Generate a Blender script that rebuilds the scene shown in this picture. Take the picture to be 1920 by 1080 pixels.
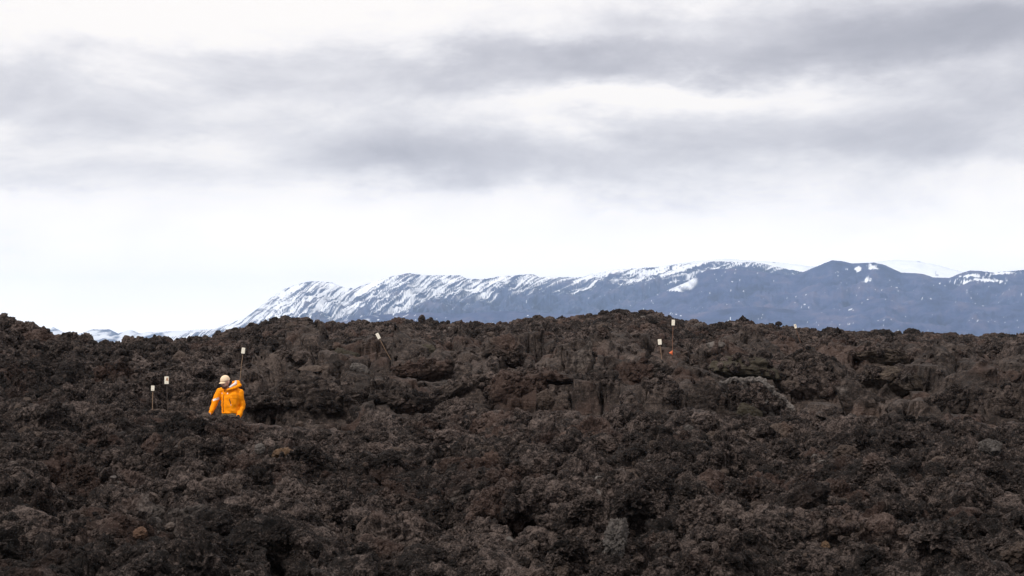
import bpy, bmesh, math, random
import numpy as np
from mathutils import Vector, Matrix, Euler

random.seed(7)
RNG = np.random.default_rng(11)
for o in list(bpy.data.objects):
    bpy.data.objects.remove(o, do_unlink=True)
SC = bpy.context.scene
COL = SC.collection
R = math.radians

# ------------------------------------------------------------------ camera
FPX = 3733.0                     # focal length in pixels of the 1920 wide photograph (70 mm on 36 mm film)
HZ = 650.0                       # image row of the horizon
CAMZ = 2.5
PITCH = math.atan((HZ - 540.0) / FPX)
cam_data = bpy.data.cameras.new('camera')
cam = bpy.data.objects.new('camera', cam_data)
COL.objects.link(cam)
cam.location = (0, 0, CAMZ)
cam.rotation_euler = (R(90) + PITCH, 0, 0)
cam_data.sensor_width = 36.0
cam_data.lens = 36.0 * FPX / 1920.0
cam_data.clip_start = 0.5
cam_data.clip_end = 60000
SC.camera = cam
CP, SP = math.cos(PITCH), math.sin(PITCH)


def at(px, py, Y):
    """world point seen at photograph pixel (px, py) at forward distance Y"""
    cx, cy = (px - 960.0) / FPX, (540.0 - py) / FPX
    dy = CP - cy * SP
    dz = SP + cy * CP
    return Vector((cx * Y / dy, Y, CAMZ + dz * Y / dy))


def pix(x, y, z):
    """numpy: photograph pixel of world points"""
    zz = z - CAMZ
    f = y * CP + zz * SP
    u = -y * SP + zz * CP
    return 960.0 + FPX * x / f, 540.0 - FPX * u / f


# ------------------------------------------------------------------ world (overcast sky), sun
world = bpy.data.worlds.new('World')
SC.world = world
world.use_nodes = True
wn, wl = world.node_tree.nodes, world.node_tree.links
wn.clear()


class G:
    """small node graph writer"""
    def __init__(self, nt):
        self.nt, self.n, self.l = nt, nt.nodes, nt.links

    def node(self, t, **kw):
        nd = self.n.new(t)
        for k, v in kw.items():
            setattr(nd, k, v)
        return nd

    def put(self, sock, v):
        if v is None:
            return
        if isinstance(v, bpy.types.NodeSocket):
            self.l.new(v, sock)
        else:
            sock.default_value = v

    def m(self, op, a, b=None, c=None, clamp=False):
        nd = self.node('ShaderNodeMath', operation=op, use_clamp=clamp)
        self.put(nd.inputs[0], a)
        self.put(nd.inputs[1], b)
        self.put(nd.inputs[2], c)
        return nd.outputs[0]

    def noise(self, vec, scale, detail=4.0, rough=0.55, lac=2.0, dist=0.0, typ='FBM'):
        nd = self.node('ShaderNodeTexNoise')
        nd.noise_type = typ
        self.put(nd.inputs['Vector'], vec)
        nd.inputs['Scale'].default_value = scale
        nd.inputs['Detail'].default_value = detail
        nd.inputs['Roughness'].default_value = rough
        nd.inputs['Lacunarity'].default_value = lac
        nd.inputs['Distortion'].default_value = dist
        return nd.outputs['Fac'] if 'Fac' in nd.outputs else nd.outputs[0]

    def ramp(self, fac, stops, interp='LINEAR'):
        nd = self.node('ShaderNodeValToRGB')
        cr = nd.color_ramp
        cr.interpolation = interp
        while len(cr.elements) > len(stops):
            cr.elements.remove(cr.elements[-1])
        while len(cr.elements) < len(stops):
            cr.elements.new(0.5)
        for e, (p, c) in zip(cr.elements, stops):
            e.position = p
            e.color = (*c, 1.0) if len(c) == 3 else c
        self.put(nd.inputs[0], fac)
        return nd.outputs[0]

    def mix(self, fac, a, b, blend='MIX'):
        nd = self.node('ShaderNodeMix', data_type='RGBA', blend_type=blend)
        self.put(nd.inputs[0], fac)
        for s, v in ((nd.inputs[6], a), (nd.inputs[7], b)):
            if isinstance(v, tuple) and len(v) == 3:
                v = (*v, 1.0)
            self.put(s, v)
        return nd.outputs[2]

    def maprange(self, v, a, b, c=0.0, d=1.0, smooth=True):
        nd = self.node('ShaderNodeMapRange')
        nd.interpolation_type = 'SMOOTHSTEP' if smooth else 'LINEAR'
        self.put(nd.inputs[0], v)
        for i, k in enumerate((a, b, c, d)):
            nd.inputs[i + 1].default_value = k
        return nd.outputs[0]


SUN_EL = R(50)
w = G(world.node_tree)
tc = w.node('ShaderNodeTexCoord')
sep = w.node('ShaderNodeSeparateXYZ')
w.l.new(tc.outputs['Generated'], sep.inputs[0])
X, Y_, Z_ = sep.outputs
hyp = w.m('SQRT', w.m('ADD', w.m('MULTIPLY', X, X), w.m('MULTIPLY', Y_, Y_)))
az = w.m('ARCTAN2', X, Y_)
el = w.m('ARCTAN2', Z_, hyp)
# azimuth and elevation in units of 100 photograph pixels
A = w.m('MULTIPLY', az, FPX / 100.0)
E = w.m('MULTIPLY', el, FPX / 100.0)
# noise coordinates: cloud layer seen from below, squashed towards the horizon
den = w.m('ADD', w.m('MAXIMUM', Z_, 0.0), 0.16)
cu = w.m('DIVIDE', X, den)
cv = w.m('DIVIDE', Y_, den)
comb = w.node('ShaderNodeCombineXYZ')
w.put(comb.inputs[0], cu)
w.put(comb.inputs[1], w.m('MULTIPLY', cv, 1.6))
comb2 = w.node('ShaderNodeCombineXYZ')
w.put(comb2.inputs[0], X)
w.put(comb2.inputs[1], Y_)
w.put(comb2.inputs[2], w.m('MULTIPLY', Z_, 2.6))
warp = w.noise(comb.outputs[0], 1.2, 4, 0.5)
warp2 = w.noise(comb2.outputs[0], 9.0, 8, 0.6)
base = w.noise(comb2.outputs[0], 7.0, 9, 0.60, dist=0.35)
fine = w.noise(comb2.outputs[0], 24.0, 7, 0.62, dist=0.5)
Aw = w.m('ADD', A, w.m('MULTIPLY', w.m('SUBTRACT', warp, 0.5), 5.0))
Ew = w.m('ADD', E, w.m('ADD', w.m('MULTIPLY', w.m('SUBTRACT', warp, 0.5), 0.9),
                       w.m('MULTIPLY', w.m('SUBTRACT', warp2, 0.5), 2.2)))
dark = None
# (photo x, photo y, half width, half height, weight) of the grey cloud banks and the bright breaks
BANKS = [
    (1030, 285, 560, 55, 0.34), (1500, 255, 560, 48, 0.22), (700, 320, 330, 32, 0.20),
    (1720, 70, 420, 75, 0.62), (1350, 120, 430, 38, 0.30), (950, 130, 460, 40, 0.26),
    (120, 220, 360, 62, 0.34), (520, 175, 360, 38, 0.22), (60, 350, 200, 30, 0.22),
    (1980, 210, 330, 42, 0.34), (330, 115, 260, 22, 0.14), (1250, 30, 260, 30, 0.16), (2100, 60, 300, 90, 0.2),
    (1250, 185, 330, 24, -0.16), (430, 300, 170, 34, -0.16), (560, 60, 560, 40, -0.08), (1850, 290, 200, 30, 0.16),
]
for (bx, by, bw, bh, wt) in BANKS:
    a0, e0 = (bx - 960) / 100.0, (HZ - by) / 100.0
    da = w.m('DIVIDE', w.m('SUBTRACT', Aw, a0), bw / 100.0)
    de = w.m('DIVIDE', w.m('SUBTRACT', Ew, e0), bh / 100.0)
    g = w.m('EXPONENT', w.m('MULTIPLY', w.m('ADD', w.m('MULTIPLY', da, da), w.m('MULTIPLY', de, de)), -1.0))
    g = w.m('MULTIPLY', g, wt)
    dark = g if dark is None else w.m('ADD', dark, g)
el_f = w.maprange(E, 0.8, 4.2, 0.34, 1.0)
nz = w.m('MULTIPLY', w.m('SUBTRACT', base, 0.44), 1.15)
nz2 = w.m('MULTIPLY', w.m('SUBTRACT', fine, 0.5), 0.26)
tot = w.m('ADD', dark, w.m('MULTIPLY', el_f, w.m('ADD', w.m('ADD', nz, nz2), 0.02)))
ccol = w.ramp(tot, [(0.0, (1.0, 0.955, 0.915)), (0.10, (0.945, 0.908, 0.895)), (0.28, (0.77, 0.75, 0.77)),
                    (0.50, (0.60, 0.585, 0.62)), (0.75, (0.45, 0.44, 0.48)), (1.0, (0.36, 0.355, 0.395))])
sky = w.node('ShaderNodeTexSky', sky_type='NISHITA')
sky.sun_disc = False
sky.sun_elevation = SUN_EL
sky.sun_rotation = R(222)
bg1 = w.node('ShaderNodeBackground')
w.l.new(sky.outputs[0], bg1.inputs[0])
bg1.inputs[1].default_value = 0.10
bg2 = w.node('ShaderNodeBackground')
w.l.new(ccol, bg2.inputs[0])
w.put(bg2.inputs[1], w.maprange(E, 0.0, 3.9, 1.80, 1.13))
mx = w.node('ShaderNodeMixShader')
mx.inputs[0].default_value = 0.95
w.l.new(bg1.outputs[0], mx.inputs[1])
w.l.new(bg2.outputs[0], mx.inputs[2])
wo = w.node('ShaderNodeOutputWorld')
w.l.new(mx.outputs[0], wo.inputs[0])

sun_d = bpy.data.lights.new('sun', 'SUN')
sun_d.energy = 2.7
sun_d.angle = R(8)
sun_d.color = (1.0, 0.95, 0.88)
sun = bpy.data.objects.new('sun', sun_d)
COL.objects.link(sun)
sd = Vector((math.sin(R(222)) * math.cos(SUN_EL), math.cos(R(222)) * math.cos(SUN_EL), math.sin(SUN_EL)))
sun.rotation_euler = sd.to_track_quat('Z', 'Y').to_euler()

SC.view_settings.view_transform = 'Standard'
SC.view_settings.look = 'None'
SC.view_settings.exposure = 0.0
SC.view_settings.gamma = 1.0
SC.view_settings.use_curve_mapping = False
SC.render.engine = 'CYCLES'
SC.cycles.use_denoising = True
SC.cycles.max_bounces = 6
SC.cycles.diffuse_bounces = 3
SC.cycles.volume_bounces = 1
SC.cycles.use_adaptive_sampling = False
SC.cycles.denoising_prefilter = 'ACCURATE'
SC.cycles.denoising_input_passes = 'RGB_ALBEDO_NORMAL'


# ------------------------------------------------------------------ numpy noise
def _perm(seed):
    p = np.random.default_rng(seed).permutation(256).astype(np.int32)
    return np.concatenate([p, p, p])


_PT = {}
_GR = np.random.default_rng(5).normal(size=(256, 3))
_GR /= np.linalg.norm(_GR, axis=1)[:, None]
_GR = _GR.astype(np.float32)


def pn(x, y, z=0.0, seed=0):
    """gradient noise, about -1..1"""
    if seed not in _PT:
        _PT[seed] = _perm(seed)
    P = _PT[seed]
    x = np.asarray(x, np.float32)
    y = np.asarray(y, np.float32)
    z = np.broadcast_to(np.asarray(z, np.float32), x.shape)
    xi, yi, zi = np.floor(x), np.floor(y), np.floor(z)
    fx, fy, fz = x - xi, y - yi, z - zi
    xi, yi, zi = xi.astype(np.int32) & 255, yi.astype(np.int32) & 255, zi.astype(np.int32) & 255
    u, v, t = (f * f * f * (f * (f * 6 - 15) + 10) for f in (fx, fy, fz))
    flat = (np.ndim(z) == 0) or not np.any(fz)
    out = 0
    for k in ((0,) if flat else (0, 1)):
        wk = 1.0 if flat else (t if k else 1 - t)
        for j in (0, 1):
            wj = v if j else 1 - v
            for i in (0, 1):
                wi = u if i else 1 - u
                g = _GR[P[P[P[xi + i] + yi + j] + zi + k]]
                out = out + wi * wj * wk * (g[..., 0] * (fx - i) + g[..., 1] * (fy - j) + g[..., 2] * (fz - k))
    return out * 1.9


def fbm(x, y, z=0.0, o=4, seed=0, g=0.5):
    a, s, r = 1.0, 0.0, 0.0
    f = 1.0
    for k in range(o):
        r = r + a * pn(x * f, y * f, z * f if np.ndim(z) else z + 7.3 * k, seed + k)
        s += a
        a *= g
        f *= 2.03
    return r / s


def billow(x, y, z=0.0, o=3, seed=0, g=0.5):
    """rounded humps with sharp creases, about 0..1"""
    a, s, r = 1.0, 0.0, 0.0
    f = 1.0
    for k in range(o):
        r = r + a * np.minimum(np.abs(pn(x * f, y * f, z * f if np.ndim(z) else z + 3.1 * k, seed + k)) * 1.7, 1.0)
        s += a
        a *= g
        f *= 2.1
    return r / s


def worley(x, y, z, seed=0):
    """distance to nearest feature point, 3D"""
    x, y, z = (np.asarray(a, np.float32) for a in (x, y, z))
    T = np.random.default_rng(seed).random((4096, 3)).astype(np.float32)
    xi, yi, zi = (np.floor(a).astype(np.int64) for a in (x, y, z))
    best = np.full(x.shape, 9.0, np.float32)
    for i in (-1, 0, 1):
        for j in (-1, 0, 1):
            for k in (-1, 0, 1):
                h = ((xi + i) * 73856093 ^ (yi + j) * 19349663 ^ (zi + k) * 83492791) & 4095
                p = T[h]
                d = (xi + i + p[..., 0] - x) ** 2 + (yi + j + p[..., 1] - y) ** 2 + (zi + k + p[..., 2] - z) ** 2
                best = np.minimum(best, d)
    return np.sqrt(best)


def sst(a, b, x):
    t = np.clip((x - a) / (b - a), 0, 1)
    return t * t * (3 - 2 * t)


# ------------------------------------------------------------------ object helpers
def link(o, parent=None):
    COL.objects.link(o)
    if parent is not None:
        o.parent = parent
    return o


def tag(o, label=None, cat=None, group=None, kind=None):
    if label:
        o['label'] = label
    if cat:
        o['category'] = cat
    if group:
        o['group'] = group
    if kind:
        o['kind'] = kind
    return o


def mesh_np(name, verts, faces, mat=None, smooth=True):
    me = bpy.data.meshes.new(name)
    verts = np.asarray(verts, np.float32)
    faces = np.asarray(faces, np.int32)
    n, k = faces.shape
    me.vertices.add(len(verts))
    me.vertices.foreach_set('co', verts.ravel())
    me.loops.add(n * k)
    me.loops.foreach_set('vertex_index', faces.ravel())
    me.polygons.add(n)
    me.polygons.foreach_set('loop_start', np.arange(0, n * k, k, dtype=np.int32))
    me.update(calc_edges=True)
    me.polygons.foreach_set('use_smooth', np.full(n, smooth))
    if mat:
        me.materials.append(mat)
    return me


def attr(me, name, val):
    a = me.attributes.new(name, 'FLOAT', 'POINT')
    a.data.foreach_set('value', np.asarray(val, np.float32).ravel())


def gridfaces(nr, nc):
    i = np.arange(nr - 1)[:, None] * nc + np.arange(nc - 1)[None, :]
    i = i.ravel()
    return np.stack([i, i + 1, i + 1 + nc, i + nc], 1)


def empty(name, loc, rz=0.0):
    o = bpy.data.objects.new(name, None)
    o.location = loc
    o.rotation_euler = (0, 0, rz)
    o.empty_display_size = 0.1
    COL.objects.link(o)
    return o


# ------------------------------------------------------------------ materials
def new_mat(name):
    m = bpy.data.materials.new(name)
    m.use_nodes = True
    g = G(m.node_tree)
    b = m.node_tree.nodes['Principled BSDF']
    return m, g, b


def lava_material(name, dark, mid, light, red=0.36, pale=0.0, scale=1.0, bump=0.6, streak=False, local=False):
    m, g, b = new_mat(name)
    geo = g.node('ShaderNodeNewGeometry')
    pos = geo.outputs['Position']
    n1 = g.noise(pos, 0.35, 4, 0.6)
    n2 = g.noise(pos, 2.2, 6, 0.68)
    n3 = g.noise(pos, 11.0 * scale, 8, 0.78)
    n4 = g.noise(pos, 60.0, 4, 0.65)
    oi = g.node('ShaderNodeObjectInfo')
    rnd = oi.outputs['Random']
    f = g.m('ADD', g.m('MULTIPLY', n2, 0.28), g.m('MULTIPLY', n3, 0.72))
    f = g.m('ADD', f, g.m('MULTIPLY', g.m('SUBTRACT', n4, 0.5), 0.42))
    f = g.m('ADD', f, g.m('MULTIPLY', g.m('SUBTRACT', rnd, 0.5), 0.07))
    f = g.m('ADD', f, g.m('MULTIPLY', g.m('SUBTRACT', n1, 0.5), 0.35))
    col = g.ramp(f, [(0.36, dark), (0.50, mid), (0.66, light)])
    rf = g.maprange(g.m('ADD', g.noise(pos, 0.55, 3, 0.5, dist=0.6), g.m('MULTIPLY', rnd, 0.10)), 0.60, 0.72)
    col = g.mix(g.m('MULTIPLY', rf, red), col, (0.072, 0.038, 0.028))
    # whitish mineral crust in small patches
    pf = g.maprange(g.m('ADD', g.m('MULTIPLY', g.noise(pos, 0.9, 3, 0.5), 0.6), g.m('MULTIPLY', n3, 0.4)), 0.60 - pale * 0.12, 0.70 - pale * 0.08)
    col = g.mix(g.m('MULTIPLY', pf, 0.55 + 0.3 * pale), col, (0.13, 0.112, 0.102))
    # tiny mineral flecks
    ff = g.maprange(n4, 0.60, 0.68)
    col = g.mix(g.m('MULTIPLY', ff, 0.35), col, (0.15, 0.13, 0.118))
    g.put(b.inputs['Base Color'], col)
    b.inputs['Roughness'].default_value = 0.92
    b.inputs['Specular IOR Level'].default_value = 0.22
    bp = g.node('ShaderNodeBump')
    bp.inputs['Strength'].default_value = bump
    bp.inputs['Distance'].default_value = 0.05
    vo = g.node('ShaderNodeTexVoronoi')
    vo.feature = 'F1'
    vo.inputs['Scale'].default_value = 22 * scale
    g.put(vo.inputs['Vector'], pos)
    hb = g.m('ADD', g.m('MULTIPLY', n3, 0.9), g.m('MULTIPLY', n4, 0.55))
    hb = g.m('SUBTRACT', hb, g.m('MULTIPLY', vo.outputs['Distance'], 0.45))
    if streak:
        mp = g.node('ShaderNodeMapping')
        mp.inputs['Scale'].default_value = (2.2, 2.2, 13.0)
        mp.inputs['Rotation'].default_value = (0.0, R(18), 0.0)
        g.put(mp.inputs[0], pos)
        hb = g.m('ADD', g.m('MULTIPLY', g.noise(mp.outputs[0], 1.3, 5, 0.6, dist=0.5), 1.6), g.m('MULTIPLY', hb, 0.5))
    g.put(bp.inputs['Height'], hb)
    g.l.new(bp.outputs[0], b.inputs['Normal'])
    return m


M_LAVA = lava_material('lava_clinker_rock', (0.0032, 0.0023, 0.0021), (0.0195, 0.0136, 0.0118), (0.155, 0.118, 0.104), bump=1.0)
M_CRUST = lava_material('lava_crust_rock', (0.0050, 0.0037, 0.0032), (0.0255, 0.0184, 0.0156), (0.105, 0.080, 0.069), red=0.3, streak=True, bump=0.8)
M_PALE = lava_material('pale_crusted_lava', (0.03, 0.026, 0.024), (0.075, 0.066, 0.061), (0.15, 0.135, 0.126), pale=0.8)
M_OCHRE = lava_material('ochre_lava', (0.04, 0.024, 0.014), (0.095, 0.058, 0.034), (0.18, 0.115, 0.07), red=0.6, pale=0.1)
M_TAN = lava_material('tan_lava', (0.022, 0.0155, 0.0125), (0.052, 0.037, 0.030), (0.10, 0.077, 0.064), red=0.4, pale=0.2)
M_PLATE_TAN = lava_material('tan_rimmed_crust', (0.010, 0.0074, 0.0060), (0.042, 0.031, 0.024), (0.125, 0.098, 0.078), red=0.3, streak=True, bump=0.8)
M_OLIVE = lava_material('olive_lava', (0.018, 0.015, 0.010), (0.036, 0.030, 0.021), (0.055, 0.047, 0.034), red=0.1, streak=True)


def plain(name, col, rough=0.8, var=0.15, scale=40, bump=0.0, spec=0.3):
    m, g, b = new_mat(name)
    tcn = g.node('ShaderNodeTexCoord')
    n = g.noise(tcn.outputs['Object'], scale, 4, 0.6)
    lo = tuple(c * (1 - var) for c in col)
    hi = tuple(min(1, c * (1 + var)) for c in col)
    g.put(b.inputs['Base Color'], g.ramp(n, [(0.3, lo), (0.7, hi)]))
    b.inputs['Roughness'].default_value = rough
    b.inputs['Specular IOR Level'].default_value = spec
    if bump:
        bp = g.node('ShaderNodeBump')
        bp.inputs['Strength'].default_value = bump
        bp.inputs['Distance'].default_value = 0.01
        g.put(bp.inputs['Height'], n)
        g.l.new(bp.outputs[0], b.inputs['Normal'])
    return m


# ------------------------------------------------------------------ lava field: height function
SKY_LINE = [(-500, 560), (-200, 575), (0, 594), (20, 604), (60, 613), (85, 627), (95, 642), (150, 646), (185, 658), (215, 659),
            (250, 651), (300, 646), (340, 641), (380, 634), (440, 624), (480, 614), (520, 607), (565, 604), (600, 612),
            (700, 608), (790, 603), (830, 610), (950, 609), (1010, 602), (1060, 602), (1105, 598), (1140, 589), (1185, 592),
            (1222, 589), (1250, 601), (1275, 608), (1350, 611), (1420, 611), (1500, 617), (1590, 625), (1700, 627), (1850, 632), (1950, 634), (2500, 640)]
SKX = np.array([a for a, b in SKY_LINE], float)
SKY_Y = np.array([b for a, b in SKY_LINE], float)
HD = np.array([3, 8, 15, 20, 25, 30, 36, 39, 43, 50, 60, 75, 90], float)
HH = np.array([-1.9, -1.85, -1.74, -1.70, -1.62, -1.53, -1.42, -1.37, -1.16, -0.84, -0.33, 0.40, 1.05])
# (photo x, distance, half width m, half depth m, height m): broad mounds and hollows of the field
BUMPS = [
    (30, 52, 5.0, 5.0, 0.75), (170, 62, 3.0, 5, -0.25), (110, 33, 0.9, 1.0, -0.8), (130, 22.5, 0.5, 0.6, -0.7), (330, 21, 0.5, 0.6, 0.12),
    (560, 45.2, 1.6, 1.6, 0.30), (330, 46.5, 1.6, 1.4, 0.22), (625, 56, 2.0, 1.5, 0.15),
    (1180, 48, 1.6, 2.0, 0.22), (1040, 44, 0.6, 1.0, -0.9), (940, 46, 1.2, 1.6, 0.28),
    (1420, 44, 1.3, 1.5, 0.05), (1500, 50, 2.0, 2.2, 0.30), (1660, 48, 1.8, 2.2, 0.25), (1850, 40, 1.8, 2.0, 0.20),
    (870, 30, 0.5, 0.7, -0.6), (1150, 34, 0.7, 0.6, -0.6), (370, 26, 0.4, 0.5, -0.6), (1730, 24, 0.5, 0.6, -0.6), (1500, 27, 0.5, 0.5, -0.5), (1150, 36.5, 1.0, 0.7, 0.15),
    (1010, 20.0, 0.95, 0.55, 0.34), (1010, 18.6, 0.8, 0.55, -0.35), (1150, 17.0, 0.35, 0.6, 0.22), (1270, 18, 0.5, 0.6, -0.25),
    (1520, 18.2, 0.9, 0.6, 0.16), (1620, 17.2, 0.6, 0.4, -0.25), (1780, 16.5, 0.7, 0.5, -0.3), (60, 16.5, 0.9, 0.8, -0.4), (230, 17.5, 0.6, 0.5, -0.2),
    (690, 18.5, 0.7, 0.5, 0.15), (780, 19.5, 0.5, 0.4, -0.3), (480, 19.2, 0.6, 0.5, -0.25), (450, 20.5, 0.7, 0.5, 0.18),
]


def coarse(x, y):
    d = np.maximum(y, 2.0)
    px = 960 + FPX * x / d
    h = np.interp(d, HD, HH)
    crest_d = np.interp(px, [-300, 60, 260, 420, 1000, 1500, 2300], [56, 62, 74, 88, 90, 90, 90])
    dn = d * 90.0 / crest_d                       # stretch the far half so that the crest comes earlier on the left bank
    k = sst(38, 60, d)
    h = h * (1 - k) + np.interp(dn, HD, HH) * k
    target = (HZ - 7 - np.interp(px, SKX, SKY_Y)) * crest_d / FPX
    h = h + (target - 1.05) * sst(48, 88, dn)
    h = h - np.maximum(dn - 91, 0) * 0.16
    for (bx, bd, bw, bl, bh) in BUMPS:
        x0 = (bx - 960) / FPX * bd
        h = h + bh * np.exp(-((x - x0) / bw) ** 2 - ((d - bd) / bl) ** 2)
    return h, px, d, dn


def plates(x, y, cell, seed):
    """broken crust: every cell a block with its own level and tilt, deep cracks between"""
    x, y = x / cell + 0.22 * pn(x / cell * 1.3, y / cell * 1.3, 0.5, seed), y / cell + 0.22 * pn(x / cell * 1.3, y / cell * 1.3, 4.5, seed)
    T = np.random.default_rng(seed).random((4096, 6)).astype(np.float32)
    xi, yi = np.floor(x).astype(np.int64), np.floor(y).astype(np.int64)
    f1 = np.full(x.shape, 9.0)
    f2 = np.full(x.shape, 9.0)
    v = np.zeros(x.shape)
    for i in (-1, 0, 1):
        for j in (-1, 0, 1):
            h = ((xi + i) * 73856093 ^ (yi + j) * 19349663) & 4095
            t = T[h]
            dx, dy = x - (xi + i + t[..., 0]), y - (yi + j + t[..., 1])
            d = np.sqrt(dx * dx + dy * dy)
            lvl = (t[..., 2] - 0.5) * 0.7 + (t[..., 3] - 0.5) * 1.5 * dx + (t[..., 4] - 0.25) * 1.2 * dy - 0.35 * d * d
            near = d < f1
            f2 = np.where(near, f1, np.minimum(f2, d))
            v = np.where(near, lvl, v)
            f1 = np.where(near, d, f1)
    return v * cell - 0.42 * cell * (1 - sst(0.0, 0.13, f2 - f1))


def height(x, y, full=True):
    h, px, d, dn = coarse(x, y)
    crest_f = 1 - 0.55 * np.exp(-((dn - 90) / 9.0) ** 2)
    rubble = rubble_amount(px, d)
    h = h + 0.34 * crest_f * fbm(x / 5.5, y / 7.0, 1.7, 3, 20)
    h = h + (billow(x / 2.4, y / 2.9, 0.5, 3, 30, 0.5) - 0.42) * (0.42 + 0.20 * rubble) * crest_f
    if full:
        h = h + (billow(x / 0.75, y / 0.85, 0.8, 3, 40, 0.55) - 0.42) * (0.03 + 0.39 * rubble)
        pit = sst(0.16, 0.42, fbm(x / 1.0, y / 0.85, 6.1, 2, 95, 0.5))
        h = h - 0.50 * pit * rubble * (1 - sst(60, 75, d))
    cr = np.clip(1.25 * (1 - rubble) - 0.15, 0, 1) * crest_f * (1 - 0.7 * np.exp(-((d - 41) / 2.5) ** 2) * (px < 700))
    h = h + cr * (0.85 * plates(x, y * 0.72, 1.75, 91) + 0.45 * plates(x + 40, y * 0.8, 0.62, 92))
    # the sunken path where the man walks
    tr = sst(250, 330, px) * (1 - sst(640, 700, px)) * sst(39.6, 40.4, d) * (1 - sst(42.7, 43.8, d))
    fl = -2.38 + 0.05 * pn(x * 3, y * 3, 0.3, 9) + 0.62 * sst(480, 560, px)
    h = h * (1 - tr) + fl * tr
    # the lip in front of him
    lip = sst(36.6, 37.4, d) * (1 - sst(39.7, 40.1, d)) * sst(330, 380, px) * (1 - sst(690, 760, px))
    lip_y = np.interp(px, [300, 385, 400, 425, 440, 450, 462, 480, 520, 600, 700], [780, 779, 783, 788, 785, 793, 793, 800, 809, 811, 803])
    hl = (HZ - lip_y) * 38.6 / FPX - 0.10 * np.abs(d - 38.6) - 0.07 * billow(x * 2.2, y * 2.2, 0.4, 2, 88)
    h = h * (1 - lip * 0.93) + hl * lip * 0.93
    # hollows that lie open to the view: nothing in front of them rises above the line to their rim
    for (a0, a1, c0, c1, yl0, yl1) in OPEN:
        cap = (HZ - np.interp(px, [a0, a1], [yl0, yl1])) * d / FPX
        kk = sst(c0 - 6, c0, d) * (1 - sst(c1, c1 + 0.6, d)) * sst(a0 - 30, a0 + 5, px) * (1 - sst(a1 - 5, a1 + 30, px))
        h = np.where(kk > 0, h * (1 - kk) + np.minimum(h, cap) * kk, h)
    # the dark cave: a pit behind its rim, closed by a wall
    cv = sst(1004, 1014, px) * (1 - sst(1066, 1078, px)) * sst(41.2, 41.5, d) * (1 - sst(44.3, 45.0, d))
    h = h * (1 - cv) - 1.95 * cv
    return h + CAMZ


# large broken plates of the crust: label, photo x, y, width, height, style, tilt, lean, distance, tan?
BIG = [
    ('steep ribbed lava face left of the dark cave', 962, 742, 120, 92, 'plate', -0.45, 0.45, 42.6, 0),
    ('oblique smooth lava plate rising to the right, left of the cave face', 868, 738, 130, 56, 'plate', -0.55, 0.6, 43.6, 0),
    ('low tilted lava plate at the foot of the leaning stake slope', 762, 762, 120, 44, 'plate', 0.20, 0.6, 42.2, 0),
    ('rounded lava outcrop right of the dark cave', 1118, 740, 104, 92, 'crust', -0.15, 0.35, 42.4, 0),
    ('folded lava plate on top of the cave outcrop, below the tallest stake', 1205, 706, 120, 46, 'plate', 0.10, 0.6, 45.2, 0),
    ('tall lava hump between the cave outcrop and the pale arch', 1243, 748, 92, 84, 'crust', 0.25, 0.35, 42.0, 0),
    ('narrow rounded lava hump touching the left end of the pale arch', 1322, 748, 60, 84, 'crust', 0.20, 0.35, 41.8, 0),
    ('large smooth tilted lava plate sloping down to the right beside the pale arch', 1518, 716, 120, 110, 'plate', 0.75, 0.5, 43.4, 0),
    ('cracked lava plate standing under the tan rimmed outcrop', 1612, 762, 90, 64, 'plate', 0.35, 0.45, 42.0, 0),
    ('lava outcrop with a tan rim high on the right', 1652, 674, 130, 34, 'plate', 0.14, 0.6, 47.5, 1),
    ('brown lava face beneath the tan rimmed outcrop', 1690, 722, 130, 50, 'plate', 0.30, 0.5, 44.6, 1),
    ('tilted dark lava plate left of the mound at the right edge', 1782, 756, 100, 60, 'plate', -0.35, 0.5, 41.8, 0),
    ('broad rounded lava mound at the right edge of the photo', 1880, 764, 110, 92, 'crust', -0.2, 0.35, 41.0, 0),
    ('wide low lava plate on the slope right of the broken slab row', 790, 700, 130, 34, 'plate', -0.12, 0.7, 49.0, 0),
]
OPEN = [(365, 700, 28.0, 36.8, 798, 820), (1340, 1505, 33.0, 42.6, 796, 784), (1003, 1077, 34.0, 41.2, 776, 776), (270, 335, 34.0, 39.6, 776, 780)]


OPEN += [(b[1] - b[3] * 0.40, b[1] + b[3] * 0.40, b[8] - 5.0, b[8] - 0.7, b[2] + b[4] * 0.40, b[2] + b[4] * 0.40) for b in BIG]


def rubble_amount(px, d):
    """1 where the ground is loose knobbly clinker, 0 where it is folded crust"""
    a = 1 - 1.15 * sst(35, 38.5, d) * (1 - 0.8 * sst(58, 68, d)) * (0.25 + 0.75 * sst(380, 520, px))
    return np.clip(a + 0.40 * fbm(px / 160, d / 9.0, 4.4, 2, 77), 0, 1)


NC, NR = 860, 780
th = np.concatenate([-np.linspace(0.56, 0.292, 40)[:-1], np.linspace(-0.29, 0.29, 800), np.linspace(0.292, 0.56, 40)[1:]])
NC = len(th)
dd = np.concatenate([np.geomspace(9.0, 36.0, 260, endpoint=False), np.geomspace(36, 62, 270, endpoint=False),
                     np.geomspace(62, 96, 200, endpoint=False), np.geomspace(96, 135, 24)])
NR = len(dd)
TX = np.tan(th)[None, :] * dd[:, None]
TY = np.broadcast_to(dd[:, None], TX.shape).copy()
H = height(TX, TY)
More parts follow.
